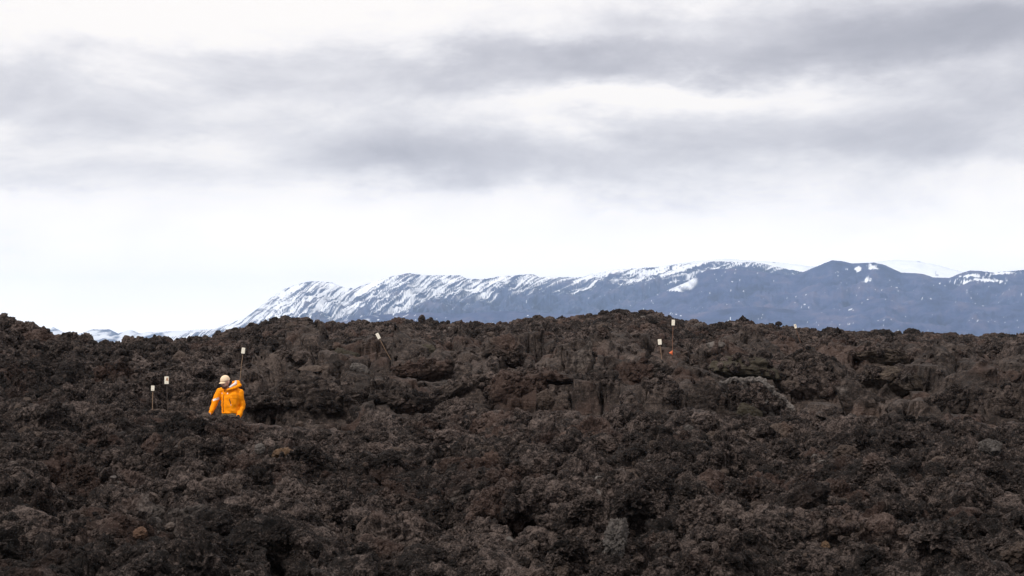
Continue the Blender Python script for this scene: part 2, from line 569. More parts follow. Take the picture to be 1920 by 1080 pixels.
# sideways displacement: overhangs and undercut humps
_, PXg, Dg, DNg = coarse(TX, TY)
RB = rubble_amount(PXg, Dg)
amp = 0.16 + 0.10 * RB
man_zone = sst(250, 330, PXg) * (1 - sst(520, 600, PXg)) * sst(36.5, 37.5, Dg) * (1 - sst(44, 45, Dg))
amp = amp * (1 - 0.85 * man_zone)
qx = TX + amp * fbm(TX * 1.5, TY * 1.5, H * 1.5, 3, 51)
qy = TY + amp * fbm(TX * 1.5 + 9, TY * 1.5, H * 1.5, 3, 55)
qz = H + 0.6 * amp * fbm(TX * 1.9, TY * 1.9 + 5, H * 2.2, 3, 59)
# folded crust: oblique ribs
rib = fbm((qx * 0.9 + qz * 1.2) * 1.1, qy * 0.25, qz * 3.4, 3, 63)
rib2 = fbm((qx * 0.75 - qz * 1.5) * 1.6 + 4, qy * 0.4, qz * 2.2, 4, 67, 0.6)
qz = qz + (1 - RB) * 0.16 * rib
qy = qy - (1 - RB) * (0.34 * np.abs(rib) + 0.30 * np.abs(rib2))
kd = fbm(qx * 2.6, qy * 2.6, qz * 4.5, 4, 73, 0.62)
qy = qy - (1 - RB) * 0.17 * kd
qx = qx + (1 - RB) * 0.06 * fbm(qx * 3.1 + 7, qy * 3.1, qz * 4.5, 3, 75, 0.62)
# knobs everywhere
kn = worley(qx * 5.5, qy * 5.5, qz * 5.5, 71)
qz = qz + (0.006 + 0.074 * RB) * (0.6 - np.minimum(kn, 1) ** 2)
qy = qy - (0.006 + 0.074 * RB) * (0.6 - np.minimum(kn, 1) ** 2)
terr_v = np.stack([qx, qy, qz], -1).reshape(-1, 3)


def blend_lava(name):
    """crust and clinker looks mixed by the attribute rubble"""
    m, g, b = new_mat(name)
    return m


me = mesh_np('lava_field', terr_v, gridfaces(NR, NC), M_LAVA, smooth=False)
me.materials.append(M_CRUST)
pidx = (RB[:-1, :-1] < 0.45).astype(np.int32).ravel()
me.polygons.foreach_set('material_index', pidx)
me.polygons.foreach_set('use_smooth', pidx.astype(bool))
field = link(bpy.data.objects.new('ground', me))
tag(field, kind='structure')

# far plain: one sheet to the horizon under everything
NA, NB = 96, 40
ra = np.linspace(0, 2 * np.pi, NA, endpoint=False)
rr = np.geomspace(5, 14500, NB)
px_ = rr[:, None] * np.cos(ra)[None, :]
py_ = rr[:, None] * np.sin(ra)[None, :]
pz_ = -1.6 + 0 * px_
v = np.concatenate([np.stack([px_, py_, pz_], -1).reshape(-1, 3), [[0, 0, -1.6]]])
f = []
for i in range(NB - 1):
    for j in range(NA):
        j2 = (j + 1) % NA
        f.append((i * NA + j, (i + 1) * NA + j, (i + 1) * NA + j2, i * NA + j2))
for j in range(NA):
    j2 = (j + 1) % NA
    f.append((NB * NA, NB * NA, j, j2)[1:] + (j2,) if False else (NB * NA, j, j2, j2))
f = [q for q in f if len(set(q)) == 4]
plain_me = mesh_np('lava_plain', v, f, M_LAVA)
plain_o = link(bpy.data.objects.new('lava_plain', plain_me))
tag(plain_o, kind='structure')

# ------------------------------------------------------------------ mountains
def rock_snow_mat(name, rock1, rock2):
    m, g, b = new_mat(name)
    at_ = g.node('ShaderNodeAttribute', attribute_name='snow')
    at2 = g.node('ShaderNodeAttribute', attribute_name='tone')
    geo = g.node('ShaderNodeNewGeometry')
    n = g.noise(geo.outputs['Position'], 0.009, 9, 0.72)
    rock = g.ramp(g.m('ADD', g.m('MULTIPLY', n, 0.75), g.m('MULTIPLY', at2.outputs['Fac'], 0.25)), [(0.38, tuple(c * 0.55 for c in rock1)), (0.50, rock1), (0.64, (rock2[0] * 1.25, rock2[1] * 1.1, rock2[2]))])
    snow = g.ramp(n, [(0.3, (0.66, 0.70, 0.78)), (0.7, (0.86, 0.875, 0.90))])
    sf = g.maprange(at_.outputs['Fac'], 0.34, 0.70)
    g.put(b.inputs['Base Color'], g.mix(sf, rock, snow))
    b.inputs['Roughness'].default_value = 0.85
    b.inputs['Specular IOR Level'].default_value = 0.1
    return m


M_RIDGE = rock_snow_mat('haze_tinted_ridge_rock_and_snow', (0.045, 0.072, 0.150), (0.088, 0.104, 0.180))  # blue of the distance haze is partly painted into the rock colours
M_DARKR = rock_snow_mat('haze_tinted_dark_ridge_rock', (0.042, 0.066, 0.150), (0.085, 0.094, 0.168))  # same haze blue mixed into the base colour of the darker rock


_KX = np.linspace(-1200, 3000, 600)
_KI = np.cumsum(np.interp(_KX, [300, 600, 900, 1150, 1350], [0.80, 0.66, 0.52, 0.36, 0.28])) * (_KX[1] - _KX[0])


def K(px):
    """the streaks lie flatter towards the right"""
    return np.interp(px, _KX, _KI) + 6.0 * fbm(px / 120.0, px * 0, 0.4, 2, 17)


def mountain(name, prof, dist, depth, ncol, nrow, x0, x1, mat, snowfn, gully=0.05, seed=0, behind=0.35, jag=1.2, base_y=662.0):
    """heightfield: rises from its foot `depth` metres in front of the crest to the traced crest line"""
    P = np.array(prof, float)
    px = np.linspace(x0, x1, ncol)
    crest = np.interp(px, P[:, 0], P[:, 1])
    crest = crest - jag * fbm(px / 14.0, px * 0, seed * 1.7, 4, seed + 3, 0.65)
    t = np.concatenate([np.linspace(0, 1, nrow), 1 + np.linspace(0.04, 1, 14)[0:] * behind])
    T, PX = np.meshgrid(t, px, indexing='ij')
    C = np.broadcast_to(crest, T.shape)
    D = dist - depth * (1 - np.minimum(T, 1)) + depth * np.maximum(T - 1, 0)
    tt = np.minimum(T, 1)
    shape = 0.42 * tt + 0.58 * tt ** 2.0
    ypx = base_y + (C - base_y) * shape
    # gullies: oblique ribs, fading at crest and foot
    s = K(PX) + ypx * 1.0
    al = PX - ypx * 0.5
    gl = fbm(s / 9.0, al / 150.0, seed * 1.1, 4, seed + 11, 0.6)
    gl2 = fbm(PX / 46.0, ypx / 26.0, seed * 2.1, 4, seed + 21, 0.55)
    fade = np.sin(np.pi * np.clip(tt, 0, 1)) ** 0.6
    zc = (HZ - ypx) / FPX * D
    amp_ = gully * (HZ - C + 12) / FPX * dist
    z = zc + amp_ * fade * (gl * 0.8 + gl2 * 1.3)
    z = np.where(T > 1, (HZ - C) / FPX * dist - (T - 1) * depth * 0.55, z)
    xw = (PX - 960) / FPX * D
    snow = snowfn(PX, ypx, gl, gl2, T)
    me = mesh_np(name, np.stack([xw, D, z + CAMZ], -1).reshape(-1, 3), gridfaces(len(t), ncol), mat)
    attr(me, 'snow', snow)
    attr(me, 'tone', np.clip(0.5 + 0.5 * gl2, 0, 1))
    o = link(bpy.data.objects.new(name, me))
    tag(o, kind='structure')
    return o


MAIN = [(-700, 668), (200, 660), (300, 640), (345, 626), (400, 617), (430, 607), (460, 595), (487, 575), (510, 556), (535, 541), (565, 531),
        (585, 527), (622, 529), (640, 537), (665, 541), (700, 528), (730, 519), (765, 512), (800, 516), (860, 516), (880, 523),
        (900, 524), (950, 517), (1000, 514), (1010, 519), (1050, 519), (1090, 520), (1110, 513), (1160, 505), (1230, 501),
        (1270, 496), (1300, 493), (1340, 490), (1420, 492), (1480, 505), (1560, 520), (1700, 530), (1900, 530), (2500, 560)]
DARKP = [(1080, 668), (1150, 600), (1200, 566), (1250, 545), (1290, 528), (1312, 514), (1326, 505), (1380, 503), (1440, 511), (1480, 516), (1500, 513),
         (1530, 500), (1560, 488), (1577, 489), (1600, 494), (1640, 492), (1660, 497), (1690, 511), (1730, 513), (1750, 520),
         (1780, 521), (1800, 513), (1820, 507), (1840, 508), (1860, 511), (1900, 508), (1920, 506), (2000, 512), (2100, 500),
         (2300, 530), (2700, 600)]
PLAT = [(1000, 640), (1150, 530), (1200, 507), (1260, 496), (1300, 490), (1340, 487), (1362, 485), (1400, 488), (1440, 490), (1480, 494), (1520, 499), (1560, 500),
        (1620, 495), (1650, 490), (1680, 487), (1720, 489), (1760, 497), (1800, 508), (1860, 530), (2000, 560), (2200, 640)]
FARH = [(-900, 625), (-500, 612), (-200, 628), (20, 630), (60, 632), (84, 620), (100, 613), (118, 622), (140, 629), (158, 623), (172, 618), (205, 617), (222, 626),
        (236, 620), (246, 618), (262, 625), (282, 622), (300, 622), (340, 620), (400, 617), (500, 630), (700, 650)]
FOOT = [(300, 668), (520, 640), (600, 610), (690, 592), (760, 586), (860, 588), (950, 583), (1060, 590), (1180, 582), (1300, 588), (1400, 574),
        (1500, 582), (1580, 578), (1625, 562), (1660, 558), (1695, 572), (1712, 572), (1735, 561), (1790, 563), (1850, 574),
        (1960, 568), (2200, 590), (2600, 640)]


def snow_main(px, y, gl, g2, T):
    line = np.interp(px, [300, 600, 690, 850, 950, 1100, 1200, 1290, 1330, 1500], [660, 606, 596, 580, 556, 545, 543, 536, 512, 505])
    p = 1 / (1 + np.exp(-(line - y) / 9.0))
    lft = 1 - sst(560, 760, px) * 0.35
    st = fbm((K(px) + y) / 3.4, (px - y * 0.5) / 85.0, 0.3, 4, 131, 0.66)
    patch = fbm(px / 34.0, y / 11.0, 0.7, 4, 141, 0.6)
    thin = fbm((K(px) + y) / 6.5, (px - y * 0.5) / 150.0, 1.3, 3, 135, 0.6)
    thin2 = fbm((K(px) + y) / 3.0, (px - y * 0.5) / 100.0, 2.3, 2, 136, 0.6)
    lines = np.maximum(0, 1 - np.abs(thin) * 7) + 0.8 * np.maximum(0, 1 - np.abs(thin2) * 5)
    sp = fbm(px / 5.0, y / 3.2, 0.9, 2, 151)
    v = p * (0.56 + 0.20 * lft) + 0.60 * st * (0.55 + 0.6 * lft) + 0.34 * patch + 0.12 * gl - 0.02 - (0.34 + 0.12 * lft) * lines
    speck = ((sp > 0.50) & (patch > -0.05)) * 0.55 * sst(640, 700, px)
    crest = 0.10 * sst(0.93, 0.99, T)
    return np.clip(np.maximum(v + crest * (px < 1480), speck), 0, 1)


def snow_dark(px, y, gl, g2, T):
    patch = fbm(px / 40.0, y / 16.0, 0.2, 4, 161, 0.55)
    sp = fbm(px / 4.6 + y / 9.0, y / 4.0 - px / 22.0, 0.4, 4, 171, 0.7)
    v = np.clip((sp - 0.26) * 4.5, 0, 0.8) * sst(-0.05, 0.10, patch) * (y < 612)
    def bl(x, yy, w_, h_):
        return np.exp(-((px - x) / w_) ** 2 - ((y - yy) / h_) ** 2)
    e = 0.95 * fbm(px / 6.0, y / 2.6, 0.6, 4, 181, 0.65)
    for b in ((1842, 526, 46, 5.5), (1822, 518, 30, 2.5), (1880, 512, 30, 3.0), (1612, 502, 9, 4), (1636, 500, 12, 7), (1625, 527, 10, 7),
              (1235, 522, 50, 8), (1270, 533, 24, 4)):
        v = np.maximum(v, bl(*b) * 0.90 + e * (bl(*b) > 0.12))
    w_ = sst(1310, 1240, px)
    v = np.maximum(v, (sst(1330, 1290, px)) * (0.55 + 0.7 * patch) * (y < 545))
    return np.clip(v, 0, 1)


def snow_plat(px, y, gl, g2, T):
    sp = fbm(px / 14.0, y / 3.0, 0.4, 3, 191, 0.6)
    return np.clip(0.95 - (sp > 0.50) * 0.5, 0, 1)


def snow_far(px, y, gl, g2, T):
    patch = fbm(px / 30.0, y / 7.0, 0.2, 4, 201, 0.6)
    st = fbm((px + y * 3) / 16.0, y / 9.0, 0.2, 3, 211, 0.6)
    return np.clip(0.60 + 0.6 * patch + 0.4 * st + 0.3 * g2, 0, 1)


def snow_foot(px, y, gl, g2, T):
    sp = fbm(px / 6.0 + y / 9.0, y / 4.0, 0.4, 3, 221, 0.6)
    patch = fbm(px / 60.0, y / 22.0, 0.2, 3, 231, 0.5)
    wide = np.where((sp > 0.40) & (patch > 0.08), 0.7, 0.0)
    lft = (1 - sst(620, 900, px)) * (0.35 + 0.9 * fbm(px / 26.0, y / 5.0, 0.9, 3, 241, 0.6))
    return np.clip(np.maximum(wide, lft), 0, 1)


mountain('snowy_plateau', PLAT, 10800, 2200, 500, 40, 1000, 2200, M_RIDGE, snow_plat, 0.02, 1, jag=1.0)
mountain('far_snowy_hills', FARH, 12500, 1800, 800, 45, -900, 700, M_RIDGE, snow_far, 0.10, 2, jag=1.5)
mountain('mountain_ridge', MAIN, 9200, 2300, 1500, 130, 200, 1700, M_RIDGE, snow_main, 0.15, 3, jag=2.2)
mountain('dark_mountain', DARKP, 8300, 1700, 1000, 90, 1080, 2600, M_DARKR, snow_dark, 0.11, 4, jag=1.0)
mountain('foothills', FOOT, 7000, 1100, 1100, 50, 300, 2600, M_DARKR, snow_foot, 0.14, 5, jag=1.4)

# the air: haze over the whole scene
bm = bmesh.new()
bmesh.ops.create_cube(bm, size=1.0)
for vv in bm.verts:
    vv.co = (vv.co.x * 29400, vv.co.y * 29400, -3.0 if vv.co.z < 0 else 520.0)
hz_me = bpy.data.meshes.new('haze')
bm.to_mesh(hz_me)
bm.free()
hm = bpy.data.materials.new('haze_air')
hm.use_nodes = True
hm.node_tree.nodes.clear()
hg = G(hm.node_tree)
pv = hg.node('ShaderNodeVolumePrincipled')
pv.inputs['Color'].default_value = (0.54, 0.72, 1.0, 1)
pv.inputs['Density'].default_value = 5.2e-5
pv.inputs['Anisotropy'].default_value = 0.0
ho = hg.node('ShaderNodeOutputMaterial')
hg.l.new(pv.outputs[0], ho.inputs['Volume'])
hz_me.materials.append(hm)
haze = link(bpy.data.objects.new('haze', hz_me))
tag(haze, kind='stuff')


# ------------------------------------------------------------------ rocks
def ico(sub):
    bm = bmesh.new()
    bmesh.ops.create_icosphere(bm, subdivisions=sub, radius=1.0)
    bm.verts.ensure_lookup_table()
    v = np.array([q.co[:] for q in bm.verts], np.float32)
    f = np.array([[a.index for a in q.verts] for q in bm.faces], np.int32)
    bm.free()
    v /= np.linalg.norm(v, axis=1)[:, None]
    return v, f


ICO = {k: ico(k) for k in (3, 4, 5, 6)}


def rock(name, seed, sub, mat, style='knobbly', sx=1.0, sy=1.0, sz=0.8):
    v, f = ICO[sub]
    v = v.copy()
    rg = np.random.default_rng(seed)
    off = rg.random(3).astype(np.float32) * 50
    d = v + 0.0
    r = 1 + 0.42 * fbm(d[:, 0] * 1.1 + off[0], d[:, 1] * 1.1 + off[1], d[:, 2] * 1.1 + off[2], 3, seed)
    if style in ('blocky', 'slab', 'plate'):
        npl = 9 if style == 'blocky' else 7
        nn = rg.normal(size=(npl, 3))
        nn /= np.linalg.norm(nn, axis=1)[:, None]
        dist = 0.55 + 0.3 * rg.random(npl)
        for n_, q in zip(nn, dist):
            c = d @ n_
            r = np.where(c > 0.05, np.minimum(r, q / np.maximum(c, 0.05)), r)
        r = np.minimum(r, 1.35)
    p = d * r[:, None] * np.array([sx, sy, sz], np.float32)
    k = {'knobbly': 1.0, 'blocky': 0.55, 'slab': 0.35, 'crust': 0.40, 'spiky': 1.15, 'plate': 0.22}[style]
    if style == 'spiky':
        rd = 1 - 2.2 * np.abs(fbm(p[:, 0] * 1.7 + off[2], p[:, 1] * 1.7, p[:, 2] * 1.7, 3, seed + 9, 0.6))
        p = p * (0.72 + 0.50 * np.maximum(rd, -0.3))[:, None]
    # cauliflower nodules at three sizes
    nrm = d / np.array([sx, sy, sz], np.float32)
    nrm /= np.linalg.norm(nrm, axis=1)[:, None]
    S = 1.0 / max(0.3, (sx + sy + sz) / 3)
    w1 = worley(p[:, 0] * 2.3 + off[0], p[:, 1] * 2.3 + off[1], p[:, 2] * 2.3 + off[2], seed + 1)
    w2 = worley(p[:, 0] * 5.2 + off[1], p[:, 1] * 5.2 + off[2], p[:, 2] * 5.2 + off[0], seed + 2)
    e = 0.30 * k * (0.75 - np.minimum(w1, 1.1) ** 2) + 0.17 * k * (0.6 - np.minimum(w2, 1.1) ** 2)
    if sub >= 4:
        w3 = worley(p[:, 0] * 12 + off[0], p[:, 1] * 12, p[:, 2] * 12, seed + 3)
        e = e + 0.075 * (0.5 + 0.5 * k) * (0.6 - np.minimum(w3, 1.1) ** 2)
    e = e + 0.16 * k * fbm(p[:, 0] * 4.5, p[:, 1] * 4.5, p[:, 2] * 4.5, 5 if sub > 4 else 3, seed + 4, 0.68)
    if style == 'crust':
        q = fbm(p[:, 0] * 0.9 + p[:, 2] * 0.8 + off[0], p[:, 1] * 0.9 + off[1], p[:, 2] * 4.2, 4, seed + 5, 0.6)
        e = e + 0.16 * q - 0.10 * np.maximum(0, 0.12 - np.abs(fbm(p[:, 0] * 1.3 + off[2], p[:, 1] * 1.3, p[:, 2] * 1.3, 3, seed + 6))) / 0.12
    if style == 'plate':
        # fine ribs across the face and a few open cracks
        e = e + 0.05 * fbm((p[:, 0] + p[:, 2] * 0.4) * 1.4 + off[0], p[:, 1] * 1.4, (p[:, 2] - p[:, 0] * 0.4) * 7.5, 4, seed + 7, 0.62)
        ck = np.abs(fbm(p[:, 0] * 1.2 + off[2], p[:, 1] * 1.2, p[:, 2] * 1.2 + off[1], 3, seed + 8))
        e = e - 0.16 * np.maximum(0, 1 - ck / 0.045)
    if style == 'slab':
        e = e + 0.06 * fbm(p[:, 0] * 2 + off[0], p[:, 1] * 2, p[:, 2] * 9, 4, seed + 7, 0.6)
    p = p + nrm * e[:, None]
    return mesh_np(name, p, f, mat, smooth=style in ('crust', 'slab', 'plate'))


# library of clinkers
LIB = []
for i in range(5):
    LIB.append(rock('lava_clinker', 100 + i, 6 if i < 2 else 5, M_LAVA, 'knobbly', 1.0, 0.85 + 0.3 * random.random(), 0.6 + 0.35 * random.random()))
for i in range(5):
    LIB.append(rock('lava_clinker', 115 + i, 5, M_LAVA, 'spiky', 1.0, 0.9, 0.7 + 0.3 * random.random()))
for i in range(3):
    LIB.append(rock('lava_clinker', 130 + i, 5, M_LAVA, 'blocky', 1.1, 0.9, 0.7))
for i in range(2):
    LIB.append(rock('lava_clinker', 150 + i, 4, M_LAVA, 'slab', 1.2, 0.9, 0.4))
LIB.append(rock('lava_clinker', 160, 5, M_TAN, 'knobbly', 1, 0.9, 0.7))
SMALL = []
for i in range(8):
    SMALL.append(rock('lava_clinker', 170 + i, 4 if i < 3 else 3, M_LAVA, ('spiky', 'knobbly', 'spiky', 'blocky')[i % 4], 1.0, 0.9, 0.8))
SMALL.append(rock('lava_clinker', 180, 3, M_TAN, 'knobbly', 1, 0.9, 0.7))
SMALL.append(rock('lava_clinker', 181, 3, M_PALE, 'blocky', 1, 0.9, 0.7))
NL, NS = len(LIB), len(SMALL)

# sample points on the real surface of the field, undercut faces included
Q = terr_v.reshape(NR, NC, 3)
qa, qb, qc = Q[:-1, :-1], Q[:-1, 1:], Q[1:, :-1]
QN = np.cross(qb - qa, qc - qa)
QA = np.linalg.norm(QN, axis=-1)
QNn = QN / np.maximum(QA, 1e-9)[..., None]
_qpx, _qd = PXg[:-1, :-1], Dg[:-1, :-1]
_qrb = RB[:-1, :-1]
_view = np.array([0, -1, 0.0])


def sample(n, d0, d1, smin, smax, power, base_w, seed, sunk=0.15):
    """n clinkers spread by true surface area between two distances"""
    rg = np.random.default_rng(seed)
    wgt = QA * ((_qd >= d0) & (_qd < d1)) * (base_w + (1 - base_w) * _qrb) * np.where(np.abs(_qpx - 960) < 1090, 1.0, 0.22)
    c = np.cumsum(wgt.ravel())
    k = np.searchsorted(c, rg.random(n) * c[-1])
    k = np.minimum(k, wgt.size - 1)
    i, j = k // (NC - 1), k % (NC - 1)
    a, b = rg.random((n, 1)), rg.random((n, 1))
    p = qa[i, j] * (1 - a) * (1 - b) + qb[i, j] * a * (1 - b) + qc[i, j] * (1 - a) * b + Q[i + 1, j + 1] * a * b
    u = rg.random(n)
    s_ = smin * (1 - u * (1 - (smax / smin) ** (-power))) ** (-1 / power)
    p = p - QNn[i, j] * (sunk * s_)[:, None]
    return p[:, 0], p[:, 1], p[:, 2], s_


sets = [
    sample(1500, 11, 30, 0.09, 0.24, 1.8, 0.05, 1),
    sample(1300, 30, 42, 0.12, 0.30, 1.8, 0.05, 8),
    sample(19000, 11, 42, 0.040, 0.12, 1.5, 0.02, 2),
    sample(128000, 11, 31, 0.016, 0.048, 1.5, 0.35, 3, 0.0),
    sample(60000, 31, 62, 0.028, 0.085, 1.5, 0.03, 7, 0.0),
    sample(2600, 42, 86, 0.12, 0.27, 2.0, 0.05, 4),
    sample(50000, 50, 98, 0.06, 0.18, 1.7, 0.03, 5),
    sample(2300, 84, 92, 0.10, 0.27, 2.2, 1.0, 6, 0.0),
]
SX, SY, SZ, SS = (np.concatenate([s[k] for s in sets]) for k in range(4))
# keep the path, the man and the sight line over the lip clear of stones
ppx, ppy = pix(SX, SY, SZ + SS * 0.9)
lipline = np.interp(ppx, [330, 385, 400, 425, 440, 450, 462, 480, 520, 600, 700], [774, 773, 774, 780, 777, 785, 786, 793, 803, 805, 797])
clear = (ppx > 360) & (ppx < 480) & (SY > 39.3) & (SY < 43.8)
clear |= (ppx > 340) & (ppx < 660) & (SY > 18) & (SY < 39.6) & (ppy < lipline)
clear |= (ppx > 300) & (ppx < 480) & (SY > 36.8) & (SY < 43.8) & (SS > 0.10)
for (a0, a1, c0, c1, yl0, yl1) in OPEN:
    clear |= (ppx > a0) & (ppx < a1) & (SY < c1 + 1.2) & (SY > c0 - 10) & (ppy < np.interp(ppx, [a0, a1], [yl0 - 8, yl1 - 8]))
for b in BIG:
    clear |= ((((ppx - b[1]) / (b[3] * 0.50)) ** 2 + ((ppy - b[2]) / (b[4] * 0.50)) ** 2) < 1) & (SY < b[8] + 1.0) & (SY > b[8] - 9)
clear |= (ppx < 430) & (SY > 56) & (SS > 0.15)
clear |= (ppx > 385) & (ppx < 490) & (ppy > 672) & (ppy < 725) & (SS > 0.11)
SX, SY, SZ, SS = SX[~clear], SY[~clear], SZ[~clear], SS[~clear]
NI = len(SX)
ROT = RNG.random((NI, 3)) * np.array([1.6, 1.6, 6.283]) - np.array([0.8, 0.8, 0])
VAR = np.where(SS / SY > 0.0036, RNG.integers(0, NL, NI), NL + RNG.integers(0, NS, NI))
tanr = RNG.random(NI)
VAR = np.where((VAR == NL - 1) & (tanr > 0.3), 2, VAR)
VAR = np.where((VAR == NL + NS - 2) & (tanr > 0.3), NL + 1, VAR)
VAR = np.where((VAR == NL + NS - 1) & (tanr > 0.10), NL + 2, VAR)
SCL = SS[:, None] * (0.8 + 0.4 * RNG.random((NI, 3)))
vx, vy = pix(SX, SY, SZ)
inview = (vx > 10) & (vx < 1910) & (vy > 600) & (vy < 1065)
HUNK = [rock('lava_hunk', 500 + i, 6 if i < 3 else 5, M_CRUST if i != 4 else M_OLIVE, ('crust', 'slab', 'crust', 'blocky', 'crust', 'slab')[i], 1.0, 0.8, (0.62, 0.45, 0.75, 0.7, 0.55, 0.35)[i]) for i in range(6)]
# the boulders that show largest in each stretch of the field are objects of their own
COLW = ['at the left edge', 'below the left pair of stakes', 'below the man', 'below the long crust mound', 'below the leaning stake',
        'below the dark cave', 'below the tallest stake', 'below the pale arch', 'below the rightmost stake', 'at the right edge']
ROWW = [(600, 665, 'high on the far slope'), (665, 735, 'on the upper slope'), (735, 800, 'half way down'), (800, 870, 'in near rubble'),
        (870, 945, 'in the foreground'), (945, 1010, 'low in the foreground'), (1010, 1066, 'at the photo bottom')]
SHAPE = ['rounded', 'lumpy', 'squat', 'knobbly', 'craggy', 'spiky', 'jagged', 'ragged', 'horned', 'spiny', 'angular', 'blocky', 'faceted', 'slabby', 'flat', 'brownish']
RANKW = ['largest', 'second largest', 'third largest']
COLX = [-1, 170, 360, 480, 680, 860, 1100, 1290, 1450, 1700, 1930]
ind = []
szpx = SS / SY
for r_i, (r0, r1, rw) in enumerate(ROWW):
    for c_i in range(10):
        m_ = inview & (vy >= r0) & (vy < r1) & (vx >= COLX[c_i]) & (vx < COLX[c_i + 1]) & (VAR < NL)
        k_ = np.nonzero(m_)[0]
        if len(k_) == 0:
            continue
        k_ = k_[np.argsort(-szpx[k_])][:3]
        for rk, kk_ in enumerate(k_):
            ind.append((int(kk_), '%s %s lava boulder %s, %s' % (RANKW[rk], SHAPE[int(VAR[kk_])], rw, COLW[c_i])))
for i, lab in ind:
    me = (LIB + SMALL)[int(VAR[i])]
    o = bpy.data.objects.new('lava_boulder', me)
    o.location = (SX[i], SY[i], SZ[i])
    o.rotation_euler = ROT[i]
    o.scale = SCL[i]
    COL.objects.link(o)
    tag(o, lab, 'rock', 'loose lava boulders bedded in the clinker')
hx_, hy_, hz_, hs_ = sample(900, 38, 64, 0.22, 0.75, 1.1, 1.0, 21, 0.25)
hpx, hpy = pix(hx_, hy_, hz_)
okh = (rubble_amount(hpx, hy_) < 0.55) & (hpy > 655) & (hpy < 815) & ~((hpx > 250) & (hpx < 520) & (hpy > 655)) & ~((hpx > 250) & (hpx < 700) & (hy_ < 44))
okh &= ~((hpx > 1310) & (hpx < 1540) & (hpy > 690) & (hpy < 830)) & ~((hpx > 980) & (hpx < 1110) & (hpy > 690) & (hpy < 800))
for b in BIG:
    okh &= ~((np.abs(hpx - b[1]) < b[3] * 0.62) & (np.abs(hpy - b[2]) < b[4] * 0.8))
hk = np.nonzero(okh)[0][:70]
HSH = ['rounded', 'tilted', 'humped', 'angular', 'olive', 'flat']
HROW = [(650, 690, 'in the top row of crust'), (690, 725, 'in the upper crust'), (725, 760, 'in the middle of the crust'), (760, 820, 'along the foot of the crust')]
HCOL = ['above the man', 'above the long mound', 'below the leaning stake', 'left of the dark cave', 'right of the dark cave', 'below the tallest stake', 'left of the pale arch',
        'right of the pale arch', 'below the rightmost stake', 'near the right edge']
HCX = [-400, 480, 700, 850, 1010, 1140, 1270, 1400, 1500, 1680, 2400]
cnt = {}
for i in sorted(hk, key=lambda q: -hs_[q] / hy_[q]):
    if hpx[i] < -40 or hpx[i] > 1960:
        continue
    ci_ = int(np.searchsorted(HCX, hpx[i])) - 1
    ri_ = [k for k, (a_, b_, _) in enumerate(HROW) if a_ <= hpy[i] < b_]
    if not ri_:
        continue
    key = (ri_[0], ci_)
    n_ = cnt.get(key, 0)
    if n_ > 2:
        continue
    cnt[key] = n_ + 1
    vi = RNG.integers(0, 6)
    o = bpy.data.objects.new('lava_hunk', HUNK[vi])
    o.location = (hx_[i], hy_[i], hz_[i])
    o.rotation_euler = (RNG.normal() * 0.25, RNG.normal() * 0.4, RNG.random() * 6.28)
    o.scale = hs_[i] * (0.85 + 0.3 * RNG.random(3))
    COL.objects.link(o)
    tag(o, '%s %s lava hunk %s, %s' % (RANKW[n_], HSH[vi], HROW[ri_[0]][2], HCOL[ci_]), 'rock', 'hunks of folded lava crust')
rest = np.setdiff1d(np.arange(NI), np.array([i for i, _ in ind]))

# ------------------------------------------------------------------ singled-out rocks, slabs and crusts
def hit(px, py, d0=11.0, d1=100.0):
    """first point of the field seen at a photograph pixel"""
    d = np.linspace(d0, d1, 2400)
    cx, cy = (px - 960.0) / FPX, (540.0 - py) / FPX
    dy = CP - cy * SP
    x = cx * d / dy
    z = CAMZ + (SP + cy * CP) * d / dy
    h = height(x, d)
    k = np.argmax(h >= z)
    if not np.any(h >= z):
        k = int(np.argmin(np.abs(d - 88)))
    return float(d[k])


COVER = []


def feature(name, label, cat, px, py, wpx, hpx, mat, style='knobbly', dep=1.0, rot=(0, 0, 0), sub=5, seed=0, d=None, push=0.0):
    Y = d if d else hit(px, py + hpx * 0.5 - 1)
    Y += push
    c = at(px, py, Y)
    a = wpx / FPX * Y / 2
    b = hpx / FPX * Y / 2
    asp = b / a
    me = rock(name, seed or int(px * 7 + py), sub, mat, style, 1.0, dep, max(asp, 0.12))
    co = np.empty(len(me.vertices) * 3, np.float32)
    me.vertices.foreach_get('co', co)
    co = co.reshape(-1, 3)
    hx = (np.percentile(co[:, 0], 99.5) - np.percentile(co[:, 0], .5)) / 2
    hzv = (np.percentile(co[:, 2], 99.5) - np.percentile(co[:, 2], .5)) / 2
    co -= co.mean(0)
    s = np.array([a / hx, a / hx, b / hzv])
    me.vertices.foreach_set('co', (co * s).astype(np.float32).ravel())
    me.update()
    o = link(bpy.data.objects.new(name, me))
    o.location = c
    o.rotation_euler = rot
    tag(o, label, cat)
    if wpx > 90:
        COVER.append((o, int(wpx * hpx * (0.05 if style in ('knobbly', 'spiky') else 0.010)), 0.02 / 40 * Y + 0.006, 0.075 / 40 * Y + 0.02))
    return o




